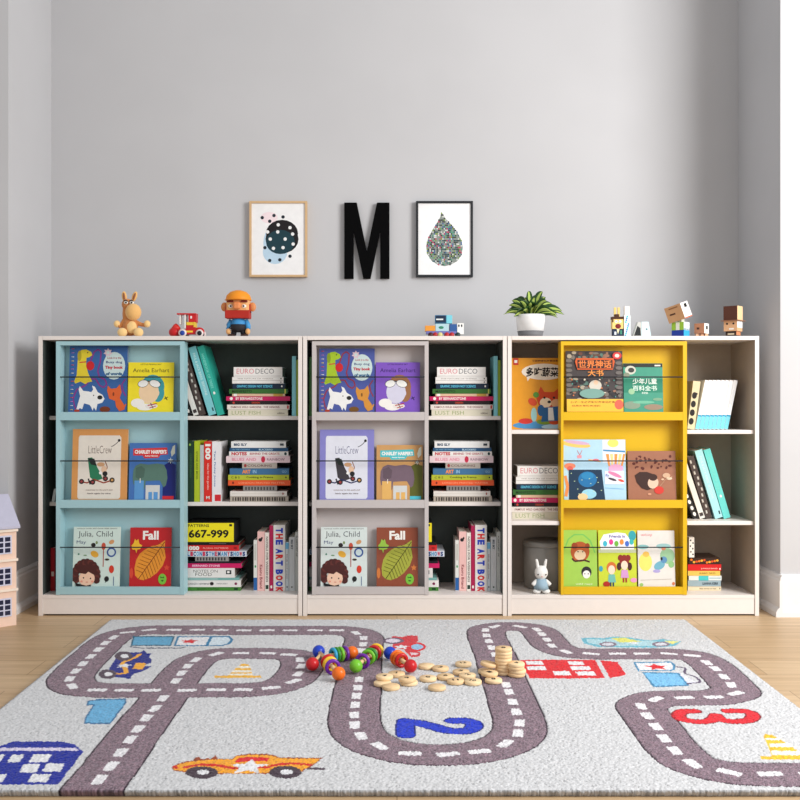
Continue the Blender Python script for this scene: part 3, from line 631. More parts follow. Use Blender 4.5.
def birds(a):
    a.text('seaside songs', 24, 8, 30, 6, (220, 150, 150)); a.ell(14, 29, 16, 4, (130, 180, 180)); a.ell(70, 28, 20, 5, (150, 190, 190)); a.ell(80, 45, 20, 14, (150, 190, 150)); a.ell(20, 56, 18, 16, (226, 220, 110)); a.ell(22, 42, 9, 5, (236, 190, 90))
    a.ell(58, 62, 16, 7, (110, 170, 190), rot=-.5); a.ell(70, 52, 9, 6, (90, 140, 180), rot=-.4); a.ell(64, 50, 3, 3, BK); a.ell(50, 72, 10, 3, (170, 160, 210)); a.ell(90, 60, 8, 6, (140, 190, 130)); a.ell(70, 32, 6, 3, (206, 130, 100)); a.line([(6, 88), (90, 86)], 1, (190, 180, 170)); a.ell(8, 96, 5, 3, (150, 190, 110)); a.ell(95, 94, 4, 3, (206, 120, 80))
cover_book('dark picture book of world myths with orange title, on the yellow rack', 566.5, 623.5, 350.5, 412, (72, 66, 66), myths, G % 'yellow')
cover_book('green children\'s encyclopedia on the yellow rack', 624.2, 663.5, 363, 412, (70, 150, 126), ency, G % 'yellow')
cover_book('light blue picture book with dark night inset, on the yellow rack', 564.2, 626.5, 439.5, 500, (176, 212, 232), skybook, G % 'yellow')
cover_book('brown picture book with a dark-haired girl, on the yellow rack', 628.5, 676.5, 451, 500, (160, 108, 84), hairgirl, G % 'yellow')
cover_book('green picture book with sleeping brown animal, on the yellow rack', 563.6, 597.6, 530.5, 587, (160, 200, 84), napping, G % 'yellow')
cover_book('yellow-green picture book with two children, on the yellow rack', 599, 637, 530.5, 587, (196, 208, 60), kids, G % 'yellow')
cover_book('pale picture book with yellow and blue birds, on the yellow rack', 638.6, 675.5, 531, 587, (222, 218, 212), birds, G % 'yellow')
def fox(a):
    a.rect(4, 13, 0, 10, (190, 40, 36)); a.rect(6, 11, 3, 7, WH); a.text('小狐狸成长故事绘本', 58, 4, 44, 2.6, (90, 40, 20))
    a.ell(56, 19.5, 38, 11.5, (236, 228, 214)); a.poly([(26, 25), (34, 26), (28, 33)], (236, 228, 214)); a.text('多吃蔬菜', 53, 20, 55, 13.5, (34, 26, 24), .03)
    a.ell(50, 95, 48, 6, (70, 140, 190)); a.ell(80, 97, 30, 4, (180, 214, 230)); a.ell(24, 89, 12, 4, (200, 50, 40)); a.ell(56, 90, 14, 4, (120, 150, 50)); a.ell(72, 90, 9, 4, (206, 80, 40))
    a.poly([(50, 40), (56, 48), (72, 48), (84, 40), (88, 56), (82, 66), (64, 70), (46, 66), (42, 56)], (206, 74, 36)); a.ell(58, 63, 10, 7, (240, 220, 190)); a.ell(76, 64, 9, 6, (226, 176, 130)); a.ell(64, 62, 3, 2, BK); a.ell(56, 56, 2, 1.6, BK); a.ell(72, 56, 2, 1.6, BK)
    a.poly([(54, 70), (80, 68), (88, 88), (50, 90)], (40, 96, 150)); a.poly([(62, 70), (70, 70), (72, 88), (62, 88)], (232, 232, 226)); a.ell(36, 62, 8, 5, (206, 74, 36), rot=.6); a.ell(42, 52, 5, 4, (90, 150, 60)); a.ell(38, 80, 5, 10, (150, 200, 200)); a.ell(50, 74, 6, 8, (40, 96, 150))
zs = SHELF['yellow'][0]
cover_book('orange picture book with fox in blue jacket, left of the yellow rack', 511.4, 571, 357.5, 429, (222, 152, 36), fox, 'upright books in the yellow-rack bookcase', zb=zs + .0004, Yf=.10, thick=.012)
# ---------------------------------------------------------------- the rug
RT = .018
KR = (H - RT) * F
def W(px, py):                                   # a point of the rug's top from where it shows
    d = KR / (py - 402.0); return ((px - 397) * d / F, d - D)
def smooth_path(pts, n=8, closed=False):
    out = []; L = len(pts)
    for i in range(L - 1):
        p0, p1, p2, p3 = pts[max(0, i - 1)], pts[i], pts[i + 1], pts[min(L - 1, i + 2)]
        for k in range(n):
            t = k / n
            out.append(tuple(.5 * ((2 * p1[j]) + (-p0[j] + p2[j]) * t + (2 * p0[j] - 5 * p1[j] + 4 * p2[j] - p3[j]) * t * t + (-p0[j] + 3 * p1[j] - 3 * p2[j] + p3[j]) * t ** 3) for j in (0, 1)))
    out.append(tuple(pts[-1])); return out
def make_rug():
    yb, yf = -.131, -1.695
    NX, NY = 860, 640
    ys = np.linspace(yf, yb, NY); fr = (ys - yb) / (yf - yb)
    xl = -1.043 + .027 * fr; xr = 1.049 - .010 * fr
    u = np.linspace(0, 1, NX)
    GX = xl[:, None] + (xr - xl)[:, None] * u[None, :]; GY = np.repeat(ys[:, None], NX, 1)
    rs = np.random.RandomState(4)
    col = np.empty((NY, NX, 3)); col[:] = [lin(203), lin(203), lin(204)]
    mott = rs.rand(NY, NX)
    kind = np.zeros((NY, NX), int)
    def inside(pts):
        x0, x1 = min(p[0] for p in pts), max(p[0] for p in pts); y0, y1 = min(p[1] for p in pts), max(p[1] for p in pts)
        r0, r1 = np.searchsorted(ys, y0), np.searchsorted(ys, y1) + 1
        sub = (slice(max(0, r0 - 1), min(NY, r1)), slice(0, NX)); gx, gy = GX[sub], GY[sub]
        m = np.zeros(gx.shape, bool)
        for (ax, ay), (bx, by) in zip(pts, pts[1:] + pts[:1]):
            if ay == by: continue
            c = ((ay > gy) != (by > gy)) & (gx < (bx - ax) * (gy - ay) / (by - ay) + ax); m ^= c
        return sub, m
    def paint(pts, c, world=False):
        P = pts if world else [W(*p) for p in pts]
        sub, m = inside(P); col[sub][m] = [lin(v) for v in c]; kind[sub][m] = 2
    def dist(path):
        d = np.full((NY, NX), 9.0)
        for (ax, ay), (bx, by) in zip(path, path[1:]):
            r0, r1 = np.searchsorted(ys, min(ay, by) - .11), np.searchsorted(ys, max(ay, by) + .11)
            if r1 <= r0: continue
            gx, gy = GX[r0:r1], GY[r0:r1]; dx, dy = bx - ax, by - ay; L2 = dx * dx + dy * dy + 1e-12
            t = np.clip(((gx - ax) * dx + (gy - ay) * dy) / L2, 0, 1)
            d[r0:r1] = np.minimum(d[r0:r1], np.hypot(gx - ax - t * dx, gy - ay - t * dy))
        return d
    def stroke(pts, w, c, sm=True, outline=None):
        P = [W(*p) for p in pts]
        if sm: P = smooth_path(P)
        d = dist(P)
        if outline is not None: m = d < w / 2 + .004; col[m] = [lin(v) for v in outline]
        m = d < w / 2; col[m] = [lin(v) for v in c]; kind[m] = 2
    def ell(px, py, rx, ry, c, n=24): paint([(px + rx * math.cos(2 * math.pi * i / n), py + ry * math.sin(2 * math.pi * i / n)) for i in range(n)], c)
    def star(px, py, r, c):
        x, y = W(px, py)
        paint([(x + math.sin(math.pi * i / 5) * r * (1 if i % 2 == 0 else .45), y + math.cos(math.pi * i / 5) * r * (1 if i % 2 == 0 else .45)) for i in range(10)], c, True)
    A = [(340, 629.7), (315, 629.7), (290, 629.7), (267, 629.7), (244, 629.7), (221, 629.4), (197.5, 629.2), (174, 629.2), (149, 629.3), (127.5, 631.7), (113.7, 636.5), (105, 642.5), (98, 648.7), (90.5, 655.7), (82.5, 663), (75.5, 670.5), (70.5, 678), (76, 685.5), (97, 689), (124, 689.5), (151, 689.5), (187, 689.5), (216, 689), (243, 689), (271, 686.5), (290, 680), (298, 672.5), (302, 665.5), (301, 658.5), (291, 654), (267.5, 652.6), (241, 652.5), (216, 653.2), (198, 658.5), (188.5, 665.5), (182, 672.5), (176, 680), (169.5, 688.7), (162.5, 697.8), (155, 707.5), (146.5, 717), (138.2, 728), (130, 738.5), (120.5, 751.5), (111, 765), (99.5, 778.5), (88, 793)]
    B = [(340, 629.7), (356, 631.8), (364, 637), (363.2, 643.5), (361.5, 649.8), (360.5, 658), (359.5, 668), (359, 678.7), (357.8, 687), (356.5, 695), (355, 704), (354.3, 714), (355, 724), (361.5, 735), (379.5, 745), (410, 752), (448, 753.5), (479.5, 750.3), (505, 742.8), (518, 732.5), (519.5, 722), (516.3, 711), (512.6, 701), (509, 691), (506, 684), (501.5, 672), (498, 662), (495, 654), (491.5, 647), (488.7, 640.5), (486.5, 634.5), (487.5, 629), (500, 626), (520, 626), (535, 628.6), (541.5, 633), (546.5, 639), (553, 645.4), (567, 651), (591, 653), (617.5, 653), (642, 653), (669, 653), (692, 654.8), (706.5, 661), (715.5, 668), (724, 676), (731.5, 684), (735, 691), (714, 696.3), (684, 696.8), (657, 698), (641.5, 705), (647, 715), (655.5, 725.5), (664.5, 737.5), (675.5, 749.8), (693, 762.5), (729, 771), (770, 773), (800, 773.2), (850, 773.5)]
    dA = dist(smooth_path([W(*p) for p in A], 5)); dB = dist(smooth_path([W(*p) for p in B], 5))
    dd = np.minimum(dA, dB)
    m = dd < .068; col[m] = [lin(62), lin(50), lin(60)]; kind[m] = 1
    m = dd < .0635; col[m] = [lin(130), lin(110), lin(120)]
    def dashes(path, pos, ln=.05, wd=.026):
        P = [W(*p) for p in path]
        for q in pos:
            c = Vector(W(*q)).to_2d() if False else Vector(W(*q))
            j = min(range(len(P) - 1), key=lambda i: ((Vector(P[i]) + Vector(P[i + 1])) / 2 - c).length)
            t = (Vector(P[j + 1]) - Vector(P[j])).normalized(); n = Vector((-t.y, t.x))
            a, b = t * ln / 2, n * wd / 2
            paint([tuple(c + a + b * .9), tuple(c + a * 1.1), tuple(c + a - b * .9), tuple(c - a - b), tuple(c - a * 1.05), tuple(c - a + b)], (228, 226, 228), True)
    dashes(A, [(p[0], p[1]) for p in [(337, 629.7), (315, 629.7), (290, 629.7), (267, 629.7), (244, 629.7), (221, 629.4), (197.5, 629.2), (174, 629.2), (149, 629.3), (127.5, 631.7), (113.7, 636.7), (105.5, 642.5), (98.5, 648.7), (91, 655.7), (83, 663), (75.8, 670.3), (69.8, 678), (72.5, 685.5), (97, 689.3), (124, 689.5), (151, 689.5), (187, 689.5), (216, 689), (243, 689), (271, 687), (293.5, 680.5), (298.5, 673), (301, 665.5), (300, 659), (289, 654), (267.5, 652.6), (241, 652.5), (216, 653.2), (196, 659), (187.5, 665.5), (181.5, 672.5), (176, 680), (163, 697.5), (155, 707.5), (146.5, 717), (138.2, 728), (130, 738.5), (120.5, 751.5), (111, 765), (99.5, 778.5)]])
    dashes(B, [(356, 632.3), (363.5, 637.3), (363.2, 643.5), (361, 649.8), (359, 678.7), (357.8, 687), (356.5, 695), (355, 704), (354.3, 714), (354.6, 724), (361.2, 735), (379.5, 745), (410, 752.5), (448, 753.3), (479.5, 750.5), (505.5, 742.6), (518, 732.2), (519.5, 722), (516.3, 711), (512.6, 701), (509, 691), (506, 684), (495, 654), (491.5, 647), (488.7, 640.5), (486.5, 634.8), (485.5, 629.5), (494.5, 625.9), (520, 626), (537, 629), (542, 633.5), (547, 639), (552, 645), (566, 651), (591, 653), (617.5, 653), (642, 653), (669, 653), (692, 654.8), (706.8, 662), (715.5, 668), (724, 676), (731.2, 684), (736, 692.5), (714, 696.3), (684, 696.8), (656, 698.3), (641.3, 705.5), (647.3, 715), (655.7, 725.5), (664.3, 737.5), (675, 749.6), (692.5, 762.5), (729, 771), (770, 772.8), (812, 773.3)])
    q = lambda ox, L: [(ox + a / 4, 600 + b / 4) for a, b in L]
    NAVY = (28, 44, 150); WHT = (226, 226, 228); RED = (212, 36, 44); DK = (84, 70, 82); ORG = (234, 158, 44); LB = (96, 164, 200)
    # blue block of flats
    paint(q(0, [(-60, 610), (-20, 585), (0, 582), (50, 563), (240, 562), (300, 575), (333, 604), (232, 734), (-150, 734), (-60, 610)]), NAVY)
    paint(q(0, [(-40, 587), (300, 587), (318, 600), (-60, 600)]), (214, 206, 226))
    for L in ([(-40, 615), (20, 615), (0, 645), (-60, 645)], [(50, 615), (98, 615), (78, 645), (28, 645)], [(135, 613), (208, 613), (188, 645), (115, 645)], [(95, 652), (162, 652), (145, 685), (78, 685)], [(190, 650), (258, 650), (243, 682), (165, 682)], [(-30, 692), (28, 692), (10, 724), (-50, 724)], [(130, 692), (208, 692), (185, 724), (110, 724)]):
        paint(q(0, L), WHT)
    # figure 1
    paint(q(0, [(398, 393), (504, 391), (506, 408), (442, 494), (336, 492), (340, 468), (372, 418), (346, 420), (350, 400)]), (60, 110, 150))
    paint(q(0, [(403, 397), (498, 395), (500, 408), (438, 488), (343, 487), (346, 470), (381, 414), (354, 416), (356, 404)]), (104, 170, 210))
    # figures 2 and 3
    stroke(q(300, [(424, 536), (420, 510), (424, 482)]), .042, (26, 54, 190), False, (20, 30, 110))
    stroke(q(300, [(424, 486), (470, 488), (530, 502), (590, 518), (640, 521), (680, 516), (697, 502), (688, 487), (652, 479), (612, 480)]), .040, (26, 54, 190), True, (20, 30, 110))
    stroke(q(300, [(424, 536), (420, 510), (424, 482)]), .042, (26, 54, 190), False)
    stroke(q(600, [(378, 441), (334, 443), (314, 456), (332, 474), (390, 483), (446, 478), (464, 458)]), .031, (214, 34, 46), True, (130, 20, 30))
    stroke(q(600, [(512, 441), (572, 441), (604, 449), (612, 465), (588, 479), (540, 482), (486, 476), (464, 458)]), .031, (214, 34, 46), True, (130, 20, 30))
    stroke(q(600, [(378, 441), (334, 443), (314, 456), (332, 474), (390, 483), (446, 478), (464, 458)]), .031, (214, 34, 46))
    # ambulance upper left
    paint(q(0, [(532, 142), (700, 142), (684, 181), (522, 181)]), (40, 96, 120)); paint(q(0, [(538, 146), (692, 146), (680, 177), (530, 177)]), LB)
    paint(q(0, [(708, 143), (918, 142), (934, 156), (924, 172), (890, 182), (694, 182)]), (50, 120, 160)); paint(q(0, [(716, 147), (838, 146), (822, 178), (704, 178)]), WHT); paint(q(0, [(850, 146), (912, 146), (922, 156), (910, 172), (884, 178), (834, 178)]), (206, 220, 228))
    star(189.5, 640.7, .034, RED)
    stroke(q(0, [(524, 184), (560, 190), (720, 190), (740, 186)]), .008, (70, 80, 100), False)
    # blue racing car
    paint(q(0, [(428, 306), (438, 270), (466, 228), (500, 208), (560, 206), (576, 198), (590, 212), (606, 212), (596, 226), (608, 236), (604, 250), (560, 262), (606, 262), (580, 278), (530, 296), (520, 314), (478, 306)]), (30, 40, 130))
    stroke(q(0, [(440, 292), (500, 290), (500, 270), (490, 250), (540, 228), (560, 214)]), .014, (236, 170, 60)); star(124.5, 665, .028, WHT); paint(q(0, [(545, 248), (585, 250), (570, 276), (530, 272)]), (238, 170, 60))
    for c in ((494, 222), (430, 294)): ell(c[0] / 4, 600 + c[1] / 4, 9, 4.6, DK); ell(c[0] / 4 + 1, 600 + c[1] / 4, 4, 2, WHT)
    # cone in the loop
    CY = (232, 176, 62)
    paint(q(150, [(366, 254), (388, 252), (402, 264), (412, 306), (304, 306), (346, 268)]), CY)
    for (b0, b1, l0, r0) in ((262, 270, 352, 402), (278, 286, 334, 405), (292, 298, 316, 408)): paint(q(150, [(l0, b0), (r0, b0), (r0 + 1, b1), (l0 - 8, b1)]), (232, 226, 210))
    paint(q(150, [(258, 299), (440, 299), (448, 308), (256, 309)]), CY)
    # orange racing car
    paint(q(150, [(86, 664), (112, 650), (172, 638), (182, 626), (196, 624), (206, 632), (250, 630), (262, 618), (274, 632), (330, 632), (345, 618), (400, 611), (480, 613), (522, 626), (692, 628), (676, 640), (650, 660), (616, 676), (600, 691), (270, 692), (140, 684), (94, 680)]), (150, 70, 40))
    paint(q(150, [(92, 664), (114, 653), (174, 641), (250, 634), (330, 635), (345, 622), (400, 615), (478, 617), (520, 630), (684, 631), (646, 658), (612, 673), (598, 688), (270, 689), (140, 681), (96, 676)]), (238, 162, 44))
    paint(q(150, [(352, 630), (400, 624), (478, 628), (470, 640), (400, 642), (338, 646)]), RED)
    stroke(q(150, [(140, 666), (190, 656), (260, 656), (330, 668), (400, 668), (470, 664), (530, 652), (600, 652), (640, 656)]), .012, (206, 50, 40)); paint(q(150, [(86, 664), (106, 656), (114, 668), (104, 674)]), (206, 50, 40))
    stroke(q(150, [(640, 670), (688, 672)]), .014, DK, False)
    for c in ((207, 686), (541, 685)): ell(150 + c[0] / 4, 600 + c[1] / 4, 16.5, 6.2, (70, 56, 66)); ell(150 + c[0] / 4 + 1.5, 600 + c[1] / 4 - .3, 6, 2.4, WHT)
    star(150 + 396 / 4, 600 + 663 / 4, .046, WHT)
    # red tractor
    paint(q(300, [(352, 160), (372, 142), (410, 146), (430, 140), (470, 140), (474, 160), (452, 176), (452, 200), (482, 206), (480, 222), (446, 228), (424, 206), (416, 194), (366, 192), (372, 176)]), (206, 50, 60))
    paint(q(300, [(440, 206), (474, 210), (472, 216), (446, 218)]), (226, 200, 206)); ell(300 + 372 / 4, 640.2, 11, 3.2, (110, 90, 110)); ell(300 + 372 / 4, 640, 7.4, 1.9, (216, 206, 220)); ell(300 + 468 / 4, 646.2, 9, 4.4, RED); ell(300 + 468 / 4, 646.2, 6, 2.8, (150, 190, 220)); star(300 + 405 / 4, 646.3, .03, WHT)
    # red house
    paint(q(450, [(280, 237), (580, 236), (620, 310), (318, 311)]), (214, 36, 44)); paint(q(450, [(600, 238), (670, 246), (704, 294), (690, 300), (640, 310)]), (214, 36, 44))
    for L in ([(300, 241), (366, 241), (376, 256), (308, 256)], [(304, 262), (380, 262), (388, 277), (312, 277)], [(470, 243), (530, 243), (540, 257), (480, 257)], [(480, 262), (555, 262), (565, 277), (490, 277)], [(410, 282), (475, 282), (485, 298), (420, 298)], [(500, 284), (575, 284), (585, 298), (512, 298)]): paint(q(450, L), WHT)
    # ambulance on the right
    paint(q(600, [(132, 246), (286, 244), (302, 258), (300, 276), (286, 281), (152, 282)]), (60, 130, 170)); paint(q(600, [(142, 250), (282, 248), (292, 260), (290, 274), (282, 277), (158, 278)]), WHT); star(600 + 226 / 4, 666.2, .038, RED)
    paint(q(600, [(168, 286), (314, 288), (358, 340), (214, 346)]), (60, 130, 170)); paint(q(600, [(176, 290), (308, 292), (346, 336), (220, 341)]), (120, 184, 224)); paint(q(600, [(314, 288), (330, 292), (384, 326), (358, 338)]), (216, 216, 226))
    stroke(q(600, [(304, 264), (340, 270), (340, 290), (384, 306), (398, 326), (350, 332)]), .008, (90, 76, 100))
    # pale car at the back
    paint([(581, 637.5), (590, 637), (604, 637.5), (615, 636), (630, 637), (650, 640), (663, 638.5), (681, 641), (675, 645.5), (655, 647), (598, 646.5), (584, 643)], (110, 178, 196)); paint([(586, 638.4), (604, 639), (616, 637.6), (636, 639.6), (674, 642), (655, 645.5), (600, 645), (588, 642)], (170, 206, 214))
    paint([(611, 637.5), (624, 637), (642, 641), (620, 642)], (216, 214, 110)); paint([(664, 640), (679, 641), (672, 643.5)], (226, 220, 130))
    for c in ((608, 643.6), (661, 643.6)): ell(c[0], c[1], 9, 2.5, (130, 116, 130)); ell(c[0], c[1], 6, 1.4, (206, 206, 214))
    star(634, 642.3, .02, WHT)
    # cone on the right
    CY2 = (232, 184, 50)
    paint(q(600, [(654, 540), (664, 533), (688, 536), (740, 566), (840, 632), (690, 632), (682, 604)]), CY2)
    for (b0, b1, a0, a1) in ((549, 556, 662, 720), (570, 584, 676, 760), (600, 616, 684, 806)): paint(q(600, [(a0, b0), (a1, b0), (a1 + 20, b1), (a0 + 6, b1)]), (230, 228, 216))
    paint(q(600, [(640, 622), (830, 616), (850, 634), (644, 634)]), CY2)
    # heathered yarn
    k1 = kind == 1
    f = np.where(k1, .5 + 1.0 * mott, np.where(kind == 2, .86 + .26 * mott, .90 + .18 * mott))
    blk = rs.rand(NY // 2 + 1, NX // 2 + 1).repeat(2, 0).repeat(2, 1)[:NY, :NX]
    f *= .93 + .14 * blk
    tint = np.ones((NY, NX, 3)); tint[..., 0] += np.where(k1, .12 * (blk - .5), .0)
    col = np.clip(col * f[..., None] * tint, 0, 1)
    hz = RT - .0028 * rs.rand(NY, NX) - .0014 * rs.rand(NY // 3 + 1, NX // 3 + 1).repeat(3, 0).repeat(3, 1)[:NY, :NX]
    pit = rs.rand(NY, NX) < .035; hz[pit] -= .003; col[pit] *= .62
    # printed shapes are carved along their outline a little
    edge = (dd > .0635) & (dd < .068); hz[edge] -= .0022
    hz[0] -= .002; hz[-1] -= .002; hz[:, 0] -= .002; hz[:, -1] -= .002
    verts = np.stack([GX, GY, hz], -1).reshape(-1, 3)
    vc = col.reshape(-1, 3)
    idx = np.arange(NX * NY).reshape(NY, NX)
    faces = np.stack([idx[:-1, :-1], idx[:-1, 1:], idx[1:, 1:], idx[1:, :-1]], -1).reshape(-1, 4)
    # pile hanging at the four edges: jagged skirts
    def skirt(loop, nrm, flip):
        nonlocal verts, vc, faces
        top = verts[loop]; n = len(loop); prev = loop; tone = .42 + .5 * rs.rand(n)
        nrm = np.array(nrm)
        lev = [(.004, .0035), (.005, .0075), (.002, .012), (-.003, RT - .0005)]
        for o_, dz in lev:
            p = top.copy(); j = rs.rand(n)
            p[:, :2] += nrm[:2] * (o_ * (.35 + .9 * j))[:, None]; p[:, 2] = np.maximum(.0005, RT - dz)
            base = len(verts); verts = np.concatenate([verts, p]); vc = np.concatenate([vc, np.clip(vc[loop] * tone[:, None], 0, 1)])
            cur = np.arange(base, base + n)
            a = [prev[:-1], prev[1:], cur[1:], cur[:-1]] if flip else [prev[:-1], cur[:-1], cur[1:], prev[1:]]
            faces = np.concatenate([faces, np.stack(a, -1)]); prev = cur
    skirt(idx[0], (0, -1, 0), False); skirt(idx[-1], (0, 1, 0), True); skirt(idx[:, 0], (-1, 0, 0), True); skirt(idx[:, -1], (1, 0, 0), False)
    me = bpy.data.meshes.new('rug')
    me.vertices.add(len(verts)); me.vertices.foreach_set('co', verts.astype(np.float32).ravel())
    me.loops.add(len(faces) * 4); me.loops.foreach_set('vertex_index', faces.astype(np.int32).ravel())
    me.polygons.add(len(faces)); me.polygons.foreach_set('loop_start', np.arange(0, len(faces) * 4, 4, dtype=np.int32)); me.polygons.foreach_set('loop_total', np.full(len(faces), 4, np.int32))
    me.update(calc_edges=True)
    ca = me.color_attributes.new('yarn', 'FLOAT_COLOR', 'POINT')
    ca.data.foreach_set('color', np.concatenate([vc, np.ones((len(vc), 1))], 1).astype(np.float32).ravel())
    m = bpy.data.materials.new('rug_yarn'); m.use_nodes = True; nt = m.node_tree; bs = nt.nodes['Principled BSDF']
    at = nt.nodes.new('ShaderNodeVertexColor'); at.layer_name = 'yarn'
    nt.links.new(at.outputs['Color'], bs.inputs['Base Color']); bs.inputs['Roughness'].default_value = .95; bs.inputs['Sheen Weight'].default_value = .15
    bs.inputs['Specular IOR Level'].default_value = .1
    me.materials.append(m)
    me.polygons.foreach_set('use_smooth', np.ones(len(faces), bool))
    o = bpy.data.objects.new('rug', me); COL.objects.link(o)
    tag(o, 'pale grey children\'s play rug with woven roads, cars and numbers', 'rug')
make_rug()

# ---------------------------------------------------------------- wall pictures and the letter
def onwall(px, py): return (X(px, YB), Z(py, YB))
def frame_picture(label, p, framec, mat_):
    (xa, zb), (xb, za) = onwall(p[0], p[3]), onwall(p[1], p[2])
    cx, cz = (xa + xb) / 2, (za + zb) / 2; w, h = xb - xa, za - zb
    t = thing('framed_picture', label, 'picture', (cx, YB - .0005, cz), group=None)
    fr = .009; dp = .022
    b = MB(C(framec, rough=.5))
    b.box(-w / 2, -w / 2 + fr, -dp, 0, -h / 2, h / 2).box(w / 2 - fr, w / 2, -dp, 0, -h / 2, h / 2).box(-w / 2 + fr, w / 2 - fr, -dp, 0, -h / 2, -h / 2 + fr).box(-w / 2 + fr, w / 2 - fr, -dp, 0, h / 2 - fr, h / 2)
    b.build('frame', t, bevel=.0006)
    s = MB(mat_); iw, ih = w - 2 * fr - .0006, h - 2 * fr - .0006
    s.box(-iw / 2, iw / 2, -dp + .006, -.001, -ih / 2, ih / 2)
    return t, s, Art(s, -iw / 2, ih / 2, iw, ih, -dp + .006)
t, s, a = frame_picture('oak-framed print of a dotted dark blob on the grey wall', (250, 307.5, 202, 277.5), (206, 172, 130), C((236, 236, 236), rough=.6))
a.ell(33, 20, 16, 8, (238, 220, 224)); a.ell(44, 68, 23, 17, (184, 210, 228)); a.ell(42, 56, 20, 24, (184, 210, 228))
a.ell(57, 42, 30, 19, (22, 18, 22)); a.ell(57, 50, 31, 20, (22, 18, 22)); a.ell(54, 54, 27, 17, (20, 56, 66))
for u, v, c in [(20, 20, 0), (34, 25, 0), (42, 17, 0), (59, 19, 0), (25, 62, 0), (34, 80, 0), (53, 79, 0), (72, 74, 0), (50, 30, 1), (30, 40, 1), (49, 40, 1), (72, 34, 1), (77, 43, 1), (35, 50, 1), (63, 50, 1), (41, 63, 1), (59, 62, 1), (78, 57, 1)]: a.ell(u, v, 3.2, 2.4, (30, 40, 50) if c == 0 else (230, 232, 232), n=14)
s.build('print', t)
t, s, a = frame_picture('black-framed print of a mosaic teardrop on the grey wall', (416, 472.6, 202, 277.5), (34, 36, 40), C((240, 240, 240), rough=.6))
drop = [(44, 12), (52, 21), (62, 29), (74, 40), (82, 51), (85, 62), (82, 73), (74, 81), (62, 86), (50, 88), (37, 86), (25, 80), (17, 71), (15, 60), (19, 48), (28, 36), (36, 27), (42, 19)]
a.poly(drop, (134, 142, 136))
def indrop(u, v):
    m = False
    for (ax, ay), (bx, by) in zip(drop, drop[1:] + drop[:1]):
        if (ay > v) != (by > v) and u < (bx - ax) * (v - ay) / (by - ay) + ax: m = not m
    return m
rr = random.Random(8); a.k += 1
PALM = [(20, 80, 90), (20, 24, 40), (70, 150, 120), (190, 30, 90), (40, 60, 40), (30, 30, 30), (120, 150, 40), (40, 90, 150), (16, 24, 24), (214, 216, 212), (206, 210, 206)]
cells = {}
for i in range(32):
    for j in range(34):
        u, v = 8 + i * 2.7, 8 + j * 2.4
        if indrop(u + 1.3, v + 1.2) and rr.random() < .68: cells.setdefault(PALM[rr.randrange(11)], []).append((u, v))
for c, L in cells.items():
    for (u, v) in L: a.mb.add([a.P(u, v), a.P(u + 2.4, v + .2), a.P(u + 2.4, v + 2.1), a.P(u, v + 1.9)], [(0, 1, 2, 3)], C(c))
s.build('print', t)
xa, zb = onwall(344.5, 279); xb, za = onwall(389.5, 203.5); w, h = xb - xa, za - zb
b = MB(M(5, 5, 6, rough=.9))
sx = 0; b.mat.node_tree.nodes['Principled BSDF'].inputs['Specular IOR Level'].default_value = .08
sx = .205 * w
b.prism([(0, 0), (sx, 0), (sx, h * .62), (w * .42, 0), (w * .58, 0), (w - sx, h * .62), (w - sx, 0), (w, 0), (w, h), (w - sx * 1.35, h), (w / 2, h * .36), (sx * 1.35, h), (0, h)], -.02, 0)
tag(b.build('letter_sign', loc=(xa, YB - .0005, zb), bevel=.0006), 'black wall letter M hung between the two framed prints', 'wall letter')

# ---------------------------------------------------------------- ornaments on the bookcase tops
TOPY = .09; PS = (D + TOPY) / F
def toy(name, label, cat, cx, y=TOPY, group=None, rz=0):
    return thing(name, label, cat, (X(cx, y), y, ZT + .0004), rz, group)
def part(name, mb, parent, **k): return mb.build(name, parent, **k)
s = PS
# plush donkey
t = toy('plush_toy', 'tan plush donkey toy sitting on the left bookcase', 'toy', 131)
P1 = M(232, 182, 112, rough=.9, bump=.3, scale=400, sheen=.3); P2 = M(200, 130, 72, rough=.9, sheen=.3); P3 = M(240, 202, 138, rough=.9, sheen=.3)
b = MB(P2); b.ell((-.5 * s, .0, 11 * s), (7.5 * s, 6.5 * s, 10 * s)); b.ell((-4 * s, .006, 24 * s), (5 * s, 5 * s, 13 * s)); b.ell((-3.5 * s, .002, 33 * s), (6 * s, 6 * s, 6 * s))
b.tube([(-6 * s, 0, 17 * s), (-11 * s, 0, 10 * s), (-13 * s, -.01, 13 * s)], [3 * s, 2.4 * s, 2.2 * s]); b.tube([(3 * s, 0, 16 * s), (10 * s, 0, 13 * s), (15 * s, -.004, 12 * s)], [2.6 * s, 2.2 * s, 2 * s]); b.tube([(-4 * s, 0, 5 * s), (-9 * s, -.02, 4 * s)], 3.6 * s); b.tube([(4 * s, 0, 5 * s), (9 * s, -.02, 4 * s)], 3.4 * s)
part('body', b, t, remesh=.0022)
b = MB(P1); b.ell((3.6 * s, -.018, 25 * s), (8 * s, 7 * s, 8.6 * s)); part('muzzle', b, t)
b = MB(P3); b.ell((1.5 * s, -.016, 10 * s), (5.4 * s, 3 * s, 6.4 * s)); part('belly', b, t)
for sx_, nm in ((-13.5, 'hand'), (16.6, 'hand')): b = MB(P3); b.ell((sx_ * s, -.006, 13.4 * s), (3.3 * s, 3.3 * s, 3.6 * s)); part('hand', b, t)
for sx_ in (-6.5, 9.5): b = MB(P3); b.ell((sx_ * s, -.03, 4.6 * s), (5 * s, 4 * s, 4.6 * s)); part('foot', b, t)
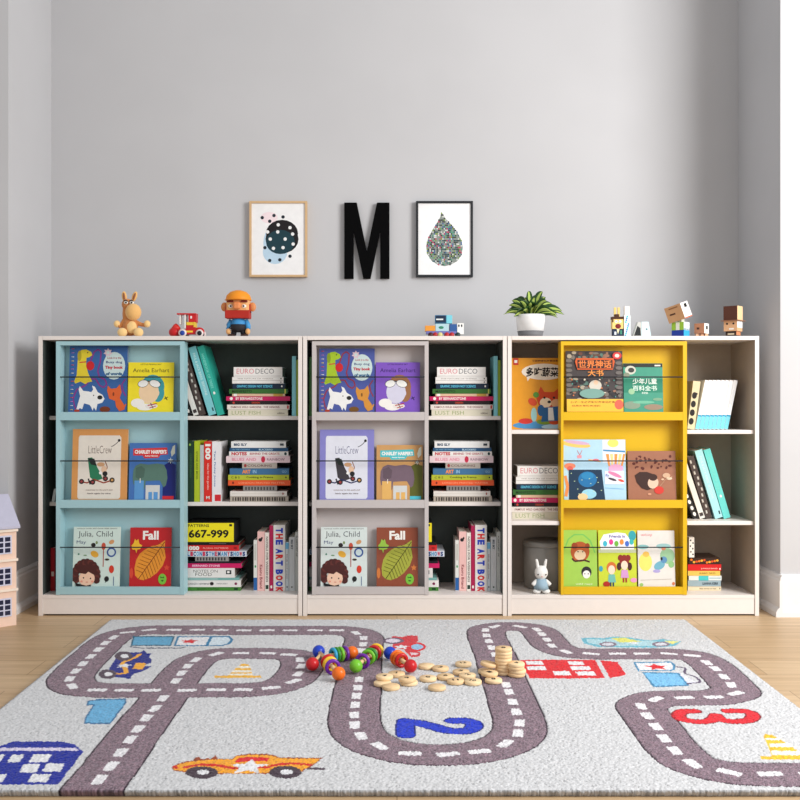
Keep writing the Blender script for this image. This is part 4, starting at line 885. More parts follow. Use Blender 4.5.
for sx_, r in ((-7, -.12), (3.2, .32)):
    b = MB(P1); b.ell((sx_ * s, .004, 41 * s), (2.6 * s, 1.6 * s, 5.4 * s), rot=(0, r, 0)); b.ell(((sx_ + .2) * s, .0, 41 * s), (1.1 * s, 1.5 * s, 3.8 * s), M(150, 90, 60), rot=(0, r, 0)); part('ear', b, t)
for sx_ in (-3.4, 2.2):
    b = MB(M(240, 238, 230, rough=.3)); b.ell((sx_ * s, -.022, 34.6 * s), (2.2 * s, 1.5 * s, 2 * s)); b.ell(((sx_ + .4) * s, -.0277, 34.2 * s), .9 * s, M(20, 20, 20)); b.tube([((sx_ - 2.2) * s, -.026, 35.6 * s), (sx_ * s, -.029, 36.6 * s), ((sx_ + 2.2) * s, -.026, 35.6 * s)], .55 * s, M(60, 30, 24)); part('eye', b, t)
# red toy tractor
t = toy('toy_car', 'red and yellow wooden toy tractor between the two figures', 'toy', 187)
R_ = M(196, 32, 36, rough=.35); Yw = M(232, 196, 60, rough=.4)
b = MB(R_); b.box(-8 * s, 15 * s, -.022, .022, 3 * s, 8 * s); b.ell((-12 * s, 0, 5.2 * s), (6.2 * s, .026, 5.2 * s)); b.box(0, 9 * s, -.018, .018, 8 * s, 12 * s); b.ell((12.5 * s, 0, 6 * s), (5 * s, .024, 4.2 * s)); part('body', b, t, bevel=.001)
b = MB(M(206, 50, 44, rough=.4)); b.lathe([(4 * s, 8 * s), (4.6 * s, 9.5 * s), (2.4 * s, 12.6 * s), (.2 * s, 14.2 * s)], (-11 * s, 0, 0)); part('bonnet_knob', b, t)
b = MB(R_); b.box(-9 * s, 10 * s, -.022, .022, 22.5 * s, 23.8 * s); b.box(2.5 * s, 10 * s, -.02, .02, 15 * s, 22.5 * s); b.box(4.4 * s, 6 * s, -.0206, -.0199, 18.5 * s, 21 * s, M(235, 235, 235)); part('cab', b, t, bevel=.0006)
b = MB(M(238, 236, 230, rough=.3)); b.box(-1.5 * s, -.2 * s, -.018, .018, 9 * s, 22.5 * s); b.box(-6.5 * s, -5.6 * s, -.016, .016, 13 * s, 22.5 * s); part('window_post', b, t)
b = MB(Yw); b.box(.5 * s, 9 * s, -.0185, .0185, 12 * s, 15 * s); b.box(0, 7 * s, -.0235, -.022, 4.6 * s, 6.4 * s); b.box(7.6 * s, 9.2 * s, -.0195, .0195, 10 * s, 15 * s); part('trim', b, t)
for cx_, r, c in ((-3, 4, (40, 70, 160)), (14, 3.8, (30, 30, 40))):
    for sd in (-1, 1):
        b = MB(M(222, 210, 206, rough=.4)); b.lathe([(.01 * s, -.003), (r * s, -.003), (r * s, .003), (.01 * s, .003)], (cx_ * s, sd * .026, r * s), axis='Y'); b.lathe([(.01 * s, -.0036), (r * .62 * s, -.0036), (r * .62 * s, .0036), (.01 * s, .0036)], (cx_ * s, sd * .026, r * s), C(c), axis='Y'); part('wheel', b, t)
# capped, bearded figure
t = toy('toy_figure', 'bearded toy figure in orange cap and blue shirt, left bookcase', 'toy', 238.5)
SK = M(228, 172, 112, rough=.5); 
b = MB(SK); b.box(-11.5 * s, 11.5 * s, -.03, .03, 21 * s, 40 * s); part('head', b, t, bevel=.012)
b = MB(M(226, 140, 84, rough=.5)); b.box(-3.4 * s, 3.4 * s, -.048, -.026, 27.5 * s, 34.5 * s); part('nose', b, t, bevel=.006)
b = MB(M(176, 42, 30, rough=.6)); b.box(-12.2 * s, 12.2 * s, -.035, .02, 18.6 * s, 26.6 * s); b.box(-12.2 * s, -10.8 * s, -.02, .02, 24 * s, 33 * s); b.box(10.8 * s, 12.2 * s, -.02, .02, 24 * s, 33 * s); part('beard', b, t, bevel=.008)
b = MB(M(236, 146, 32, rough=.5)); b.lathe([(12.6 * s, 37 * s), (12.8 * s, 38 * s), (11.6 * s, 42 * s), (8 * s, 45.4 * s), (3 * s, 47 * s), (.1 * s, 47.2 * s)], (0, 0, 0), n=28); b.lathe([(12 * s, 36.6 * s), (13.6 * s, 37 * s), (12 * s, 38 * s)], (0, -.008, 0), n=28); part('cap', b, t)
for q in (-1, 1):
    b = MB(M(216, 140, 84, rough=.5)); b.ell((q * 14 * s, 0, 30.5 * s), (3.6 * s, 2 * s, 4.6 * s)); part('ear', b, t)
    b = MB(M(240, 238, 230)); b.ell((q * 6.6 * s, -.0300, 30.6 * s), (2.4 * s, .004, 1.8 * s)); b.ell((q * 6.4 * s, -.0336, 30.6 * s), (.9 * s, .002, .9 * s), M(40, 30, 24)); part('eye', b, t)
    b = MB(M(120, 36, 26, rough=.8)); b.box(q * 7 * s - 3.2 * s, q * 7 * s + 3.2 * s, -.035, -.029, 34.4 * s, 36.2 * s); part('eyebrow', b, t, bevel=.001)
    b = MB(M(70, 150, 206, rough=.6)); b.tube([(q * 7 * s, 0, 17 * s), (q * 9.6 * s, -.004, 12 * s), (q * 9.8 * s, -.006, 8.5 * s)], [2.6 * s, 2.7 * s, 2.6 * s]); part('sleeve', b, t)
    b = MB(SK); b.ell((q * 9.6 * s, -.010, 5.8 * s), (2.5 * s, 2.3 * s, 3.3 * s)); part('hand', b, t)
    b = MB(M(36, 34, 40, rough=.7)); b.tube([(q * 4.2 * s, 0, 8 * s), (q * 5 * s, 0, 2.2 * s)], [3 * s, 2.7 * s]); part('trouser_leg', b, t)
    b = MB(M(60, 38, 34, rough=.5)); b.ell((q * 6.4 * s, -.012, 1.7 * s), (4 * s, 5 * s, 1.7 * s)); part('shoe', b, t)
b = MB(M(62, 142, 200, rough=.6)); b.lathe([(5.6 * s, 7 * s), (7.4 * s, 10 * s), (7.2 * s, 16 * s), (5 * s, 20 * s)], (0, 0, 0)); part('shirt', b, t)
b = MB(M(40, 38, 42, rough=.7)); b.lathe([(4 * s, 5.2 * s), (7.7 * s, 8 * s), (7.9 * s, 12.6 * s), (7.4 * s, 12.8 * s)], (0, 0, 0)); part('trousers', b, t)
# wooden toy train
t = toy('toy_train', 'blue and orange wooden block train on the middle bookcase', 'toy', 444)
b = MB(M(110, 110, 170, rough=.5)); b.box(-18 * s, 12 * s, -.02, .02, 3.4 * s, 6 * s); part('base', b, t, bevel=.001)
for c, bx in (((226, 150, 60), (-19, -9, 6, 11.6)), ((176, 206, 214), (-8.6, 4.5, 6, 13.4)), ((40, 110, 150), (-9, 2, 13.6, 22)), ((120, 200, 216), (2.1, 8, 13.6, 22)), ((50, 90, 150), (5.4, 12.5, 4, 13)), ((236, 236, 232), (13, 19.5, 3, 14))):
    b = MB(C(c, rough=.45)); b.box(bx[0] * s, bx[1] * s, -.018, .018, bx[2] * s + .0002, bx[3] * s - .0002)
    if c == (40, 110, 150): b.box(-8 * s, -1 * s, -.0186, -.018, 17 * s, 18.4 * s, M(220, 226, 226)); b.box(-8.6 * s, 1.6 * s, -.0184, -.018, 14.4 * s, 21.4 * s, M(24, 44, 70))
    if c == (176, 206, 214): b.ell((-3 * s, -.018, 9.6 * s), (2.6 * s, .0012, 1.4 * s), M(50, 130, 100))
    if c == (236, 236, 232):
        for q in (14.6, 17.4): b.ell((q * s, -.018, 11.4 * s), (.8 * s, .001, 1.4 * s), M(20, 24, 40))
    part('block', b, t, bevel=.0012)
for cx_, c in ((-13.5, (70, 30, 30)), (-9, (170, 34, 40)), (-4, (206, 196, 130)), (2.6, (176, 40, 44)), (7.6, (176, 40, 44)), (13.6, (40, 60, 60))):
    b = MB(C(c, rough=.4)); b.lathe([(.05 * s, -.021), (2.4 * s, -.021), (2.4 * s, .021), (.05 * s, .021)], (cx_ * s, 0, 2.4 * s), axis='Y'); part('wheel', b, t)
# potted plant
t = toy('potted_plant', 'variegated green plant in a two-tone pot on the bookcase top', 'potted plant', 530.5, y=.11)
b = MB(M(238, 238, 238, rough=.35)); b.lathe([(13.2 * s, 6.6 * s), (14.6 * s, 20 * s), (14.8 * s, 23 * s), (13.6 * s, 23 * s), (13.2 * s, 20 * s), (.01, 20 * s)], (0, 0, 0), n=36); part('pot', b, t)
b = MB(M(112, 112, 114, rough=.6)); b.lathe([(.01, 0), (11.6 * s, 0), (13.2 * s, 6.5 * s), (.01, 6.5 * s)], (0, 0, 0), n=36); part('pot_base', b, t)
b = MB(M(60, 46, 36, rough=.95)); b.lathe([(13 * s, 20.1 * s), (13.1 * s, 20.9 * s), (.01, 21.4 * s)], (0, 0, 0)); part('soil', b, t)
GD = M(44, 78, 36, rough=.4); GL = M(178, 200, 100, rough=.4)
rr = random.Random(2)
LV = [(-28, 15, -.5), (-24, 20, .3), (-22, 27, -.2), (-18, 34, .5), (-12, 31, -.9), (-6, 37, .3), (-1, 46, .6), (3, 36, -.5), (8, 41, .8), (12, 44, -.1), (16, 38, .4), (14, 31, -1.1), (22, 30, .3), (27, 26, .7), (31, 20, -.3), (34, 16, .1), (25, 14, -.9), (18, 18, -1.3), (-10, 18, -1.4), (-18, 12, -.9), (-3, 28, -1.4), (5, 24, -1.5), (0, 22, -1.6), (10, 34, 1.2), (-12, 38, 1.1), (22, 22, 1.2), (-20, 22, 1.2), (29, 13, .8)]
for (lx, lz, ly) in LV:
    tip = Vector((lx * s, ly * 13 * s, (20 + (lz - 12) * .82) * s)); base = Vector((lx * .12 * s, ly * 2 * s, 20.5 * s))
    hd = Vector((tip.x, tip.y, 0)); L = (tip - base).length
    mid = (base + tip) / 2 + Vector((0, 0, .22 * L + 3 * s)) 
    side = Vector((-(tip - base).y, (tip - base).x, 0)); 
    side = side.normalized() if side.length > 1e-4 else Vector((1, 0, 0))
    if side.length < .5: side = Vector((1, 0, 0))
    tw = (tip - base).cross(Vector((0, 1, 0))).normalized(); tw *= 1 if tw.z >= 0 else -1
    side = (side * .5 + tw * .9 + Vector((rr.uniform(-.3, .3), rr.uniform(-.3, .3), rr.uniform(-.4, .6)))).normalized()
    wmax = rr.uniform(3.6, 4.8) * s; n = 9
    vs = []; 
    for i in range(n):
        q = i / (n - 1); c = base * (1 - q) ** 2 + mid * 2 * q * (1 - q) + tip * q * q
        wq = wmax * (math.sin(math.pi * min(1, q ** .8)) ** .7 if 0 < q < 1 else .02) * (1 if q > .3 else .55 + q * 1.5)
        up = Vector((0, 0, 1))
        for kx in (-1, -.38, 0, .38, 1): vs.append(tuple(c + side * wq * kx + up * abs(kx) * wq * .35))
    b = MB(GD)
    for band, mt in ((0, GD), (1, GL), (2, GL), (3, GD)):
        b.add(vs, [(i * 5 + band, i * 5 + band + 1, (i + 1) * 5 + band + 1, (i + 1) * 5 + band) for i in range(n - 1)], mt, True)
    o = b.build('leaf', t); sd = o.modifiers.new('Solidify', 'SOLIDIFY'); sd.thickness = .0006
# folded-card figures on the right
def card(name, label, cx, y=TOPY, rz=0): return toy(name, label, 'toy', cx, y=y, rz=rz, group=None)
t = card('paper_figure', 'tiny paper figure with a wide open red mouth, top of the right bookcase', 617.3)
b = MB(M(232, 200, 120, rough=.7)); b.box(-5.6 * s, 5.2 * s, -.014, .014, 8.4 * s, 18 * s); b.box(-3.4 * s, -1.2 * s, -.004, .004, 20 * s, 30 * s); b.box(.2 * s, 2.4 * s, -.004, .004, 20 * s, 30 * s); part('head', b, t)
b = MB(M(74, 46, 30, rough=.8)); b.box(-6 * s, 5.6 * s, -.0146, .0144, 18.02 * s, 20.5 * s); b.box(-3 * s, 1 * s, -.0146, .01, 20.5 * s, 23 * s); b.box(-6 * s, -4.6 * s, -.0146, -.014, 15 * s, 18 * s); part('hair', b, t)
b = MB(M(120, 24, 28)); b.ell((0, -.0142, 11 * s), (2.9 * s, .0008, 2.4 * s)); part('mouth', b, t)
for q in (-2, 1.9): b = MB(M(236, 236, 236)); b.ell((q * s, -.0142, 15.6 * s), (1.5 * s, .0008, 1.4 * s)); b.ell((q * s, -.0152, 15.4 * s), (.5 * s, .0006, .5 * s), M(20, 20, 20)); part('eye', b, t)
b = MB(M(28, 44, 70, rough=.6)); b.box(-5 * s, 5 * s, -.012, .012, 0, 8.3 * s); b.add([(-1.4 * s, -.0123, 8.2 * s), (1.6 * s, -.0123, 8.2 * s), (0, -.0123, 3 * s)], [(0, 1, 2)], M(226, 222, 180)); b.box(-3.6 * s, -1.6 * s, -.0122, -.012, 2.5 * s, 5.6 * s, M(220, 226, 230)); b.box(2.2 * s, 4 * s, -.0122, -.012, 3 * s, 7 * s, M(60, 140, 110)); part('suit', b, t)
t = card('paper_tower', 'slim white and turquoise paper tower beside the open-mouthed figure', 626.6)
b = MB(M(238, 234, 228, rough=.7)); b.box(-2.4 * s, 2.4 * s, -.009, .009, 22 * s, 31 * s); part('top', b, t)
b = MB(M(232, 240, 242, rough=.7)); b.box(-3.1 * s, 3.1 * s, -.012, .012, 0, 21.9 * s)
for i in range(11): b.box((-2.6 + (i * 3.7) % 3.2) * s, (-1 + (i * 3.7) % 3.2) * s, -.0124, -.012, (1 + i * 1.9) * s, (2.6 + i * 1.9) * s, C([(40, 150, 190), (60, 190, 190), (90, 130, 200)][i % 3]))
part('body', b, t)
t = card('paper_whale', 'pale blue paper whale with dark open mouth, right bookcase top', 641)
b = MB(M(206, 228, 232, rough=.7)); b.prism([(-.5 * s, 0), (9 * s, 0), (8 * s, 8 * s), (6.5 * s, 15.4 * s), (-.5 * s, 15.4 * s)], -.016, .016); b.prism([(-9 * s, 0), (-.52 * s, 0), (-.52 * s, 15 * s), (-4 * s, 15 * s)], -.015, .015, M(196, 196, 190, rough=.7)); part('body', b, t)
b = MB(M(26, 30, 30)); b.add([(-8 * s, -.0153, 1.5 * s), (-1 * s, -.0153, 1.5 * s), (-1.6 * s, -.0153, 9 * s), (-4.5 * s, -.0153, 11.4 * s)], [(0, 1, 2, 3)]); part('mouth', b, t)
b = MB(M(60, 100, 110)); b.ell((4.6 * s, -.0162, 8 * s), (.9 * s, .0006, .8 * s)); part('eye', b, t)
t = card('paper_figure', 'tall paper figure with a big tilted cardboard box head', 680.5)
K1 = M(196, 150, 108, rough=.8); K2 = M(236, 232, 226, rough=.7)
b = MB(K1); b.T = Matrix.Translation((-2.4 * s, 0, 25.2 * s)) @ Matrix.Rotation(-.34, 4, 'Y') @ Matrix.Rotation(-.72, 4, 'Z')
hs = 8.8 * s; b.box(-hs, hs, -hs, hs, -8 * s, 8 * s); b.box(hs, hs + .0006, -hs, hs, -8 * s, 8 * s, K2)
b.box(-hs * .6, hs * .1, -hs - .0006, -hs, -1 * s, 0.6 * s, M(80, 50, 36)); b.box(-hs * .5, hs * .6, -hs - .0006, -hs, 5 * s, 6.2 * s, M(140, 96, 60)); b.box(hs + .0006, hs + .0012, -hs * .2, hs * .5, 2.6 * s, 6.4 * s, M(30, 30, 30)); b.box(hs + .0006, hs + .0012, -hs, hs, -8 * s, -7 * s, M(206, 96, 60))
part('box_head', b, t)
b = MB(M(150, 190, 60, rough=.7)); b.T = Matrix.Rotation(-.72, 4, 'Z'); q6 = 6.4 * s; b.box(-q6, q6, -q6, q6, 7 * s, 15 * s); b.box(q6, q6 + .0005, -q6, q6, 7 * s, 15 * s, M(226, 236, 236)); b.box(-q6 * .3, q6 * .3, -q6 - .0005, -q6, 7 * s, 14.6 * s, M(226, 226, 210)); part('torso', b, t)
b = MB(M(232, 228, 220, rough=.7)); b.T = Matrix.Rotation(-.72, 4, 'Z'); b.box(-.008, .010, -.012, .012, 15.05 * s, 20 * s); part('neck', b, t)
b = MB(M(34, 60, 150, rough=.7)); b.T = Matrix.Rotation(-.72, 4, 'Z'); b.box(-q6, q6, -q6, q6, 0, 6.9 * s); b.box(q6, q6 + .0005, -q6, q6, 0, 9 * s, M(50, 160, 220)); part('trousers', b, t)
t = card('paper_figure', 'small brown and white paper cube creature beside the box-headed figure', 701.5, y=.10)
b = MB(M(190, 130, 96, rough=.8)); b.T = Matrix.Rotation(-.72, 4, 'Z'); q5 = 5.2 * s; b.box(-q5, q5, -q5, q5, 4 * s, 14 * s); b.box(q5, q5 + .0005, -q5, q5, 4 * s, 14 * s, K2); b.box(q5 + .0005, q5 + .001, -q5 * .3, q5 * .5, 8 * s, 11.6 * s, M(50, 50, 46)); b.box(-q5 * .5, 0, -q5 - .0005, -q5, 8 * s, 10 * s, M(70, 40, 30)); part('head', b, t)
for q in (-4.4, 0, 4.4): b = MB(M(214, 170, 136, rough=.8)); b.prism([((q - 2) * s, 0), ((q + 2) * s, 0), ((q + 1.3) * s, 3.9 * s), ((q - 1.3) * s, 3.9 * s)], -.008, .008); part('foot', b, t)
t = card('paper_figure', 'paper figure in a tall brown hat, far right on the bookcase top', 733)
H1 = M(84, 48, 36, rough=.8); H2 = M(222, 190, 146, rough=.8)
Rz = Matrix.Rotation(-.70, 4, 'Z')
b = MB(H1); b.T = Rz; q7 = 7.0 * s; b.box(-q7, q7, -q7, q7, 16.8 * s, 31 * s); b.box(q7, q7 + .0005, -q7, q7, 16.8 * s, 31 * s, H2); b.box(-q7 - 2.2 * s, q7 + 2.2 * s, -q7 - 2.2 * s, q7 + 2.2 * s, 16.2 * s, 16.8 * s, M(150, 104, 76, rough=.8)); part('hat', b, t)
b = MB(M(214, 166, 124, rough=.8)); b.T = Rz; q6 = 6.8 * s; b.box(-q6, q6, -q6, q6, 6 * s, 16.1 * s); b.box(q6, q6 + .0005, -q6, q6, 9.4 * s, 16 * s, M(236, 234, 230)); b.box(-q6 * .2, q6 * .5, -q6 - .0005, -q6, 7.4 * s, 9 * s, M(236, 230, 220)); part('head', b, t)
for q in (-.5, .45): b = MB(M(40, 30, 26)); b.T = Rz; b.ell((q * q6, -q6, 13.4 * s), (1.1 * s, .0006, 1 * s)); part('eye', b, t)
b = MB(M(62, 46, 40, rough=.8)); b.T = Rz; q5 = 5.4 * s; b.box(-q5, q5, -q5, q5, 0, 5.9 * s); b.box(q5, q5 + .0005, -q5, q5, 2 * s, 5.9 * s, M(196, 130, 90)); b.box(-q5 * .6, q5 * .6, -q5 - .0005, -q5, 2.4 * s, 4 * s, M(206, 190, 160)); part('coat', b, t)
# bin and rabbit in the yellow-rack bookcase
t = thing('storage_bin', 'dark grey lidded round bin on the lower left shelf, yellow-rack bookcase', 'bin', (X(548, .165), .168, ZB + .0003))
b = MB(M(140, 137, 132, rough=.5)); b.lathe([(.001, 0), (.086, 0), (.094, .004), (.097, .165), (.001, .165)], (0, 0, 0), n=40); part('body', b, t)
b = MB(M(132, 129, 124, rough=.5)); b.lathe([(.001, .1653), (.098, .1653), (.099, .168), (.099, .180), (.094, .184), (.001, .185)], (0, 0, 0), n=40); part('lid', b, t)
s2 = (D + .03) / F
t = thing('plush_toy', 'small white plush rabbit in blue-grey dress before the round bin', 'toy', (X(541.5, .03), .036, ZB + .0003))
FUR = M(232, 230, 226, rough=.95, bump=.4, scale=500, sheen=.3)
b = MB(FUR); b.ell((0, 0, 20.5 * s2), (6.8 * s2, 5.6 * s2, 7.2 * s2)); b.ell((0, 0, 9 * s2), (5 * s2, 4.6 * s2, 7 * s2))
for q in (-1, 1):
    b.tube([(q * 3.4 * s2, 0, 25 * s2), (q * 4.2 * s2, 0, 31 * s2), (q * 5 * s2, 0, 34 * s2)], [1.7 * s2, 1.6 * s2, 1.3 * s2])
    b.tube([(q * 4 * s2, 0, 13 * s2), (q * 7 * s2, -.004, 10 * s2), (q * 9 * s2, -.006, 8.4 * s2)], [2 * s2, 2.4 * s2, 2 * s2]); b.ell((q * 4.6 * s2, -.008, 2.4 * s2), (4.2 * s2, 4 * s2, 2.4 * s2))
part('body', b, t, remesh=.0017)
b = MB(M(150, 176, 192, rough=.85)); b.lathe([(7.6 * s2, 4.6 * s2), (6.4 * s2, 9 * s2), (5.3 * s2, 13.8 * s2), (4.2 * s2, 14.4 * s2)], (0, 0, 0), n=20); part('dress', b, t)
for q in (-1, 1): b = MB(M(50, 40, 36, rough=.3)); b.ell((q * 3.9 * s2, -4.9 * s2, 19.3 * s2), .75 * s2); part('eye', b, t)
b = MB(M(214, 170, 160, rough=.6)); b.ell((0, -5.6 * s2, 17.4 * s2), (.9 * s2, .6 * s2, .6 * s2)); part('nose', b, t)
# spotted box on the lower right stack
zs4 = ZB + 33 * (D + YF) / F
b = MB(M(236, 234, 230, rough=.5)); b.box(-.010, .010, 0, .04, 0, .078)
for i, (u, v) in enumerate(((-.004, .066), (.005, .056), (-.005, .044), (.004, .034), (-.003, .022), (.005, .012))): b.ell((u, -.0001, v), (.003, .0006, .0035), M(26, 26, 28), n=12)
tag(b.build('spotted_box', loc=(X(689, .1) + .006, .085, zs4 + .001), bevel=.001), 'white box with black spots standing on the red-topped stack, yellow-rack bookcase', 'box')

# ---------------------------------------------------------------- dolls' house
t = thing('dolls_house', 'pink wooden dolls\' house with grey roof on the floor at left', 'dolls house', (-1.383, -.150, 0), rz=math.atan2(-.04, -.046) )
# local x runs along the front to the left, local y runs forward/out of the front is +y after the turn
wd, dpt, ev, rg = .52, .20, .352, .46
PK = M(238, 206, 186, rough=.7)
b = MB(PK); b.box(0, wd, -dpt, 0, 0, ev); b.add([(0, -dpt, ev), (0, 0, ev), (0, -dpt * .55, rg - .004)], [(0, 1, 2)]); b.add([(wd, -dpt, ev), (wd, 0, ev), (wd, -dpt * .55, rg - .004)], [(0, 1, 2)]); part('walls', b, t)
b = MB(M(190, 188, 206, rough=.7))
for (ya, yb_) in ((.012, -dpt * .55), (-dpt - .012, -dpt * .55)):
    b.add([(-.010, ya, ev), (wd + .01, ya, ev), (wd + .01, yb_, rg), (-.010, yb_, rg), (-.010, ya, ev + .008), (wd + .01, ya, ev + .008), (wd + .01, yb_, rg + .008), (-.010, yb_, rg + .008)], [(0, 1, 2, 3), (4, 5, 6, 7), (0, 1, 5, 4), (1, 2, 6, 5), (2, 3, 7, 6), (3, 0, 4, 7)])
part('roof', b, t)
for z_ in (.130, .238, .345): b = MB(M(242, 226, 210, rough=.7)); b.box(-.004, wd + .004, .0003, .008, z_ - .004, z_ + .005); part('ledge', b, t)
for z_ in (.036, .148, .262):
    for xo in (.018, .145, .272, .399):
        b = MB(M(206, 206, 226, rough=.6)); b.box(xo, xo + .105, .0003, .004, z_, z_ + .066); w_ = part('window', b, t)
        b = MB(M(30, 32, 60, rough=.3))
        for i in range(4):
            for j in range(3): b.box(xo + .005 + i * .025, xo + .024 + i * .025, .0041, .0046, z_ + .005 + j * .020, z_ + .0205 + j * .020)
        b.build('pane', w_)

# ---------------------------------------------------------------- rattles of wooden beads on the rug
def onrug(px, py, z=0.0):
    d = (H - RT - z) * F / (py - 402.0); return Vector(((px - 397) * d / F, d - D, RT + z))
BC = {'red': (196, 34, 40), 'orange': (236, 112, 34), 'blue': (34, 66, 186), 'green': (116, 190, 50), 'purple': (112, 44, 160), 'yellow': (240, 196, 60), 'cyan': (60, 160, 200), 'dgreen': (60, 140, 56)}
def ball(p, r, c, t, o): b = MB(C(BC[c], rough=.28)); b.ell(tuple(p - o), r, n=24); part('ball', b, t)
def ring(p, ax, r, c, t, o, rm=.0055):
    ax = ax.normalized(); u = ax.cross(Vector((0, 0, 1))).normalized(); v = ax.cross(u); q = p - o
    b = MB(C(BC[c], rough=.28)); b.tube([tuple(q + (u * math.cos(k * math.pi / 14) + v * math.sin(k * math.pi / 14)) * (r - rm)) for k in range(28)], rm, n=10, closed=True); part('ring', b, t)
def rattle(label, a, bp, rings, ba, bb, extra=None, R=.0195):
    base = Vector(((a.x + bp.x) / 2, (a.y + bp.y) / 2, RT - .001)); t = thing('bead_rattle', label, 'wooden rattle', base, group=None)
    b = MB(M(226, 190, 140, rough=.5)); b.tube([tuple(a - base), tuple(bp - base)], .0062, n=10); part('stick', b, t)
    if ba: ball(a, R, ba, t, base)
    if bb: ball(bp, R, bb, t, base)
    for f, c, rad in rings: ring(a + (bp - a) * f, bp - a, rad, c, t, base)
    for e, c in (extra or []):
        b = MB(M(226, 190, 140, rough=.5)); b.tube([tuple(a + (bp - a) * .12 - base), tuple(e - base)], .005, n=8); part('stick', b, t); ball(e, R, c, t, base)
def pr(px, py): return onrug(px, py, .0215)
rattle('bead rattle with blue, red and orange balls, leftmost on the rug', pr(318.7, 651.5), pr(338.6, 673.5), [(.50, 'red', .0235), (.60, 'yellow', .0235), (.72, 'purple', .0235)], 'blue', 'orange', [(pr(312.4, 664), 'red')])
rattle('bead rattle with green and cyan rings and orange ball, behind the leftmost', pr(328.5, 656.5) + Vector((0, 0, .002)), pr(352, 652.5), [(.20, 'cyan', .0235), (.34, 'dgreen', .0235), (.5, 'green', .0235), (.70, 'purple', .0235)], None, 'orange')
rattle('bead rattle with green front ball and purple, green, red, yellow rings', pr(356, 666), pr(377, 650.5), [(.30, 'purple', .0235), (.56, 'green', .0235), (.68, 'dgreen', .0235), (.86, 'red', .0235), (.98, 'yellow', .0235)], 'green', None)
rattle('bead rattle with blue and red balls beside the wooden discs', pr(390, 653), pr(410.5, 666), [(.36, 'orange', .0235), (.50, 'orange', .023), (.58, 'red', .022)], 'blue', 'red')

# ---------------------------------------------------------------- wooden counting discs
WD = [M(238, 208, 164, rough=.6, var=.08, scale=60), M(230, 196, 150, rough=.6, var=.08, scale=60)]
DG = 'wooden counting discs on the rug'
RD, TD = .0245, .0095
def disc_mesh(ch, m):
    b = MB(m); b.lathe([(.0005, 0), (RD - .0012, 0), (RD, .0015), (RD, TD - .0015), (RD - .0012, TD), (.0005, TD)], (0, 0, 0), n=32)
    o = b.build('counting_disc')
    return o
MESH = {}
for i in (0, 1):
    q = disc_mesh('', WD[i]); MESH['b%d' % i] = q.data; bpy.data.objects.remove(q)
MESH.pop(('d', 0), None)
def disc(p, label, ch='8', rz=0, tilt=(0, 0), k=0):
    o = bpy.data.objects.new('counting_disc', MESH['b%d' % (k % 2)]); COL.objects.link(o)
    o.location = p; o.rotation_euler = (tilt[0], tilt[1], rz); tag(o, label, 'wooden disc', DG)
    if ch:
        if 't' + ch not in MESH:
            mt = M(50, 40, 34, rough=.7); b = MB(mt); b.text(ch, (0, 0, TD + .0003), .013 if len(ch) < 2 else .018, .017, mt, .03, u=(1, 0, 0), v=(0, 1, 0)); q = b.build('printed_number'); MESH['t' + ch] = q.data; bpy.data.objects.remove(q)
        n = bpy.data.objects.new('printed_number', MESH['t' + ch]); COL.objects.link(n); n.parent = o
LOOSE = [  # px centre of top face, height level, number, label
 (382.5, 681.5, 0, '', 'bottom wooden disc of the leftmost heap, furthest left'), (391, 685, 0, '', 'bottom wooden disc of the leftmost heap, nearest the front'), (384.5, 675.3, 1, '4', 'wooden disc lying on top of the leftmost heap'),
 (396.5, 672.3, 0, '7', 'wooden disc behind the leftmost heap, below the red-ball rattle'), (409, 680.5, 0, '', 'lower of two stacked discs right of the leftmost heap'), (407, 677.5, 1, '9', 'upper of two stacked discs right of the leftmost heap'),
 (426.5, 664.5, 0, '', 'wooden disc just right of the red ball, in the back row'), (440.5, 666.7, 0, '3', 'second wooden disc right of the red ball, in the back row'), (463.3, 662.3, 0, '12', 'wooden disc furthest back, midway between rattles and stacks'),
 (461, 670.3, 0, '5', 'wooden disc just in front of the furthest-back one'), (428, 676.6, 0, '0', 'wooden disc numbered 0 in the middle of the scatter'), (445.5, 675, 0, '6', 'wooden disc numbered 6 right of the 0 disc'),
 (467.5, 674, 0, '2', 'wooden disc numbered 2 behind the front row pair'), (455.5, 679.4, 0, '11', 'left disc of the front row pair, numbered 11'), (473, 680, 0, '10', 'right disc of the front row pair, numbered 10'),
 (437, 685.5, 0, '', 'blank wooden disc nearest the camera, in front of the scatter'), (486.5, 669.5, 0, '', 'lowest wooden disc of the flat heap left of the tall stack'), (489.5, 671.8, 1, '1', 'wooden disc in front in the flat heap by the tall stack'),
 (493.5, 678.5, 0, '8', 'wooden disc lying in front of the tall stack'), ]
Z0 = RT - .0006
for i, (px, py, lv, ch, lb) in enumerate(LOOSE):
    p = onrug(px, py, TD * (lv + 1)); p.z = Z0 + lv * (TD + .0003) + .0003 * (lv > 0)
    disc(p, lb, ch, rz=(i * .7) % 1.2 - .6, k=i)
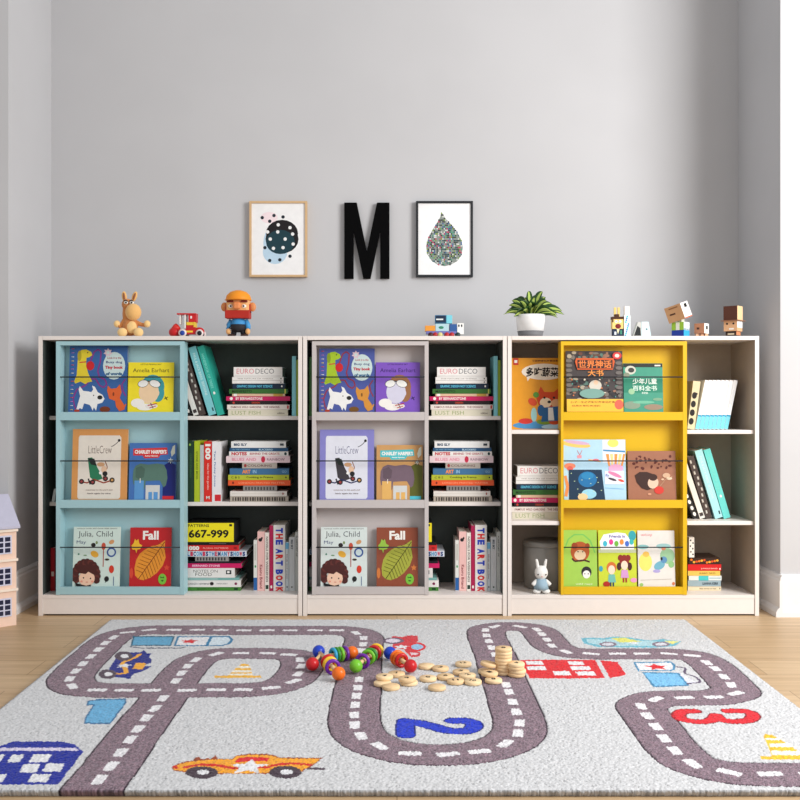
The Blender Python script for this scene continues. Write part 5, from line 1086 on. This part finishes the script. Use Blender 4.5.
p = onrug(488.5, 666.0, TD * 2.3); disc(Vector((p.x, p.y, Z0 + TD * 2 + .004)), 'tilted wooden disc on top of the flat heap by the tall stack', '', tilt=(.0, .16), k=1)
pt = onrug(503.5, 676, 0)
names9 = ['topmost', 'second from top', 'third from top', 'fourth from top', 'fifth from top', 'sixth from top', 'seventh from top', 'bottom']
base = onrug(503.5, 673.5, .0); 
for i in range(8):
    disc(Vector((base.x + random.Random(i).uniform(-.0012, .0012), base.y, Z0 + i * (TD + .0001))), 'wooden disc of the tall stack, ' + names9[7 - i], '8' if i == 7 else '', k=i)
base = onrug(516.5, 675.5, .0)
n5 = ['topmost', 'second from top', 'third from top', 'bottom']
for i in range(4):
    disc(Vector((base.x + [0, .003, -.002, -.001][i], base.y, Z0 + i * (TD + .0001))), 'wooden disc of the short stack by the red house, ' + n5[3 - i], '4' if i == 3 else '', k=i + 1)

# ---------------------------------------------------------------- light and camera
w = bpy.data.worlds.new('daylight'); SC.world = w; w.use_nodes = True
w.node_tree.nodes['Background'].inputs['Color'].default_value = (.97, .98, 1, 1); w.node_tree.nodes['Background'].inputs['Strength'].default_value = .60
def area(name, loc, aim, sx_, sy_, power, c):
    l = bpy.data.lights.new(name, 'AREA'); l.shape = 'RECTANGLE'; l.size = sx_; l.size_y = sy_; l.energy = power; l.color = c
    o = bpy.data.objects.new(name, l); COL.objects.link(o); o.location = loc
    o.rotation_euler = (Vector(aim) - Vector(loc)).to_track_quat('-Z', 'Y').to_euler()
area('window_daylight', (2.9, -2.3, 2.1), (.0, 0, .5), 1.5, 1.8, 128, (1, .99, .98))
cd = bpy.data.cameras.new('camera'); cam = bpy.data.objects.new('camera', cd); COL.objects.link(cam)
cam.location = (0, -D, H); cam.rotation_euler = (math.pi / 2, 0, 0)
cd.sensor_width = 36; cd.lens = F / 800 * 36; cd.shift_x = 3 / 800; cd.shift_y = 2 / 800
SC.camera = cam
SC.view_settings.view_transform = 'Standard'; SC.view_settings.look = 'None'; SC.view_settings.exposure = 0.2; SC.view_settings.gamma = 1.0
SC.view_settings.use_curve_mapping = False
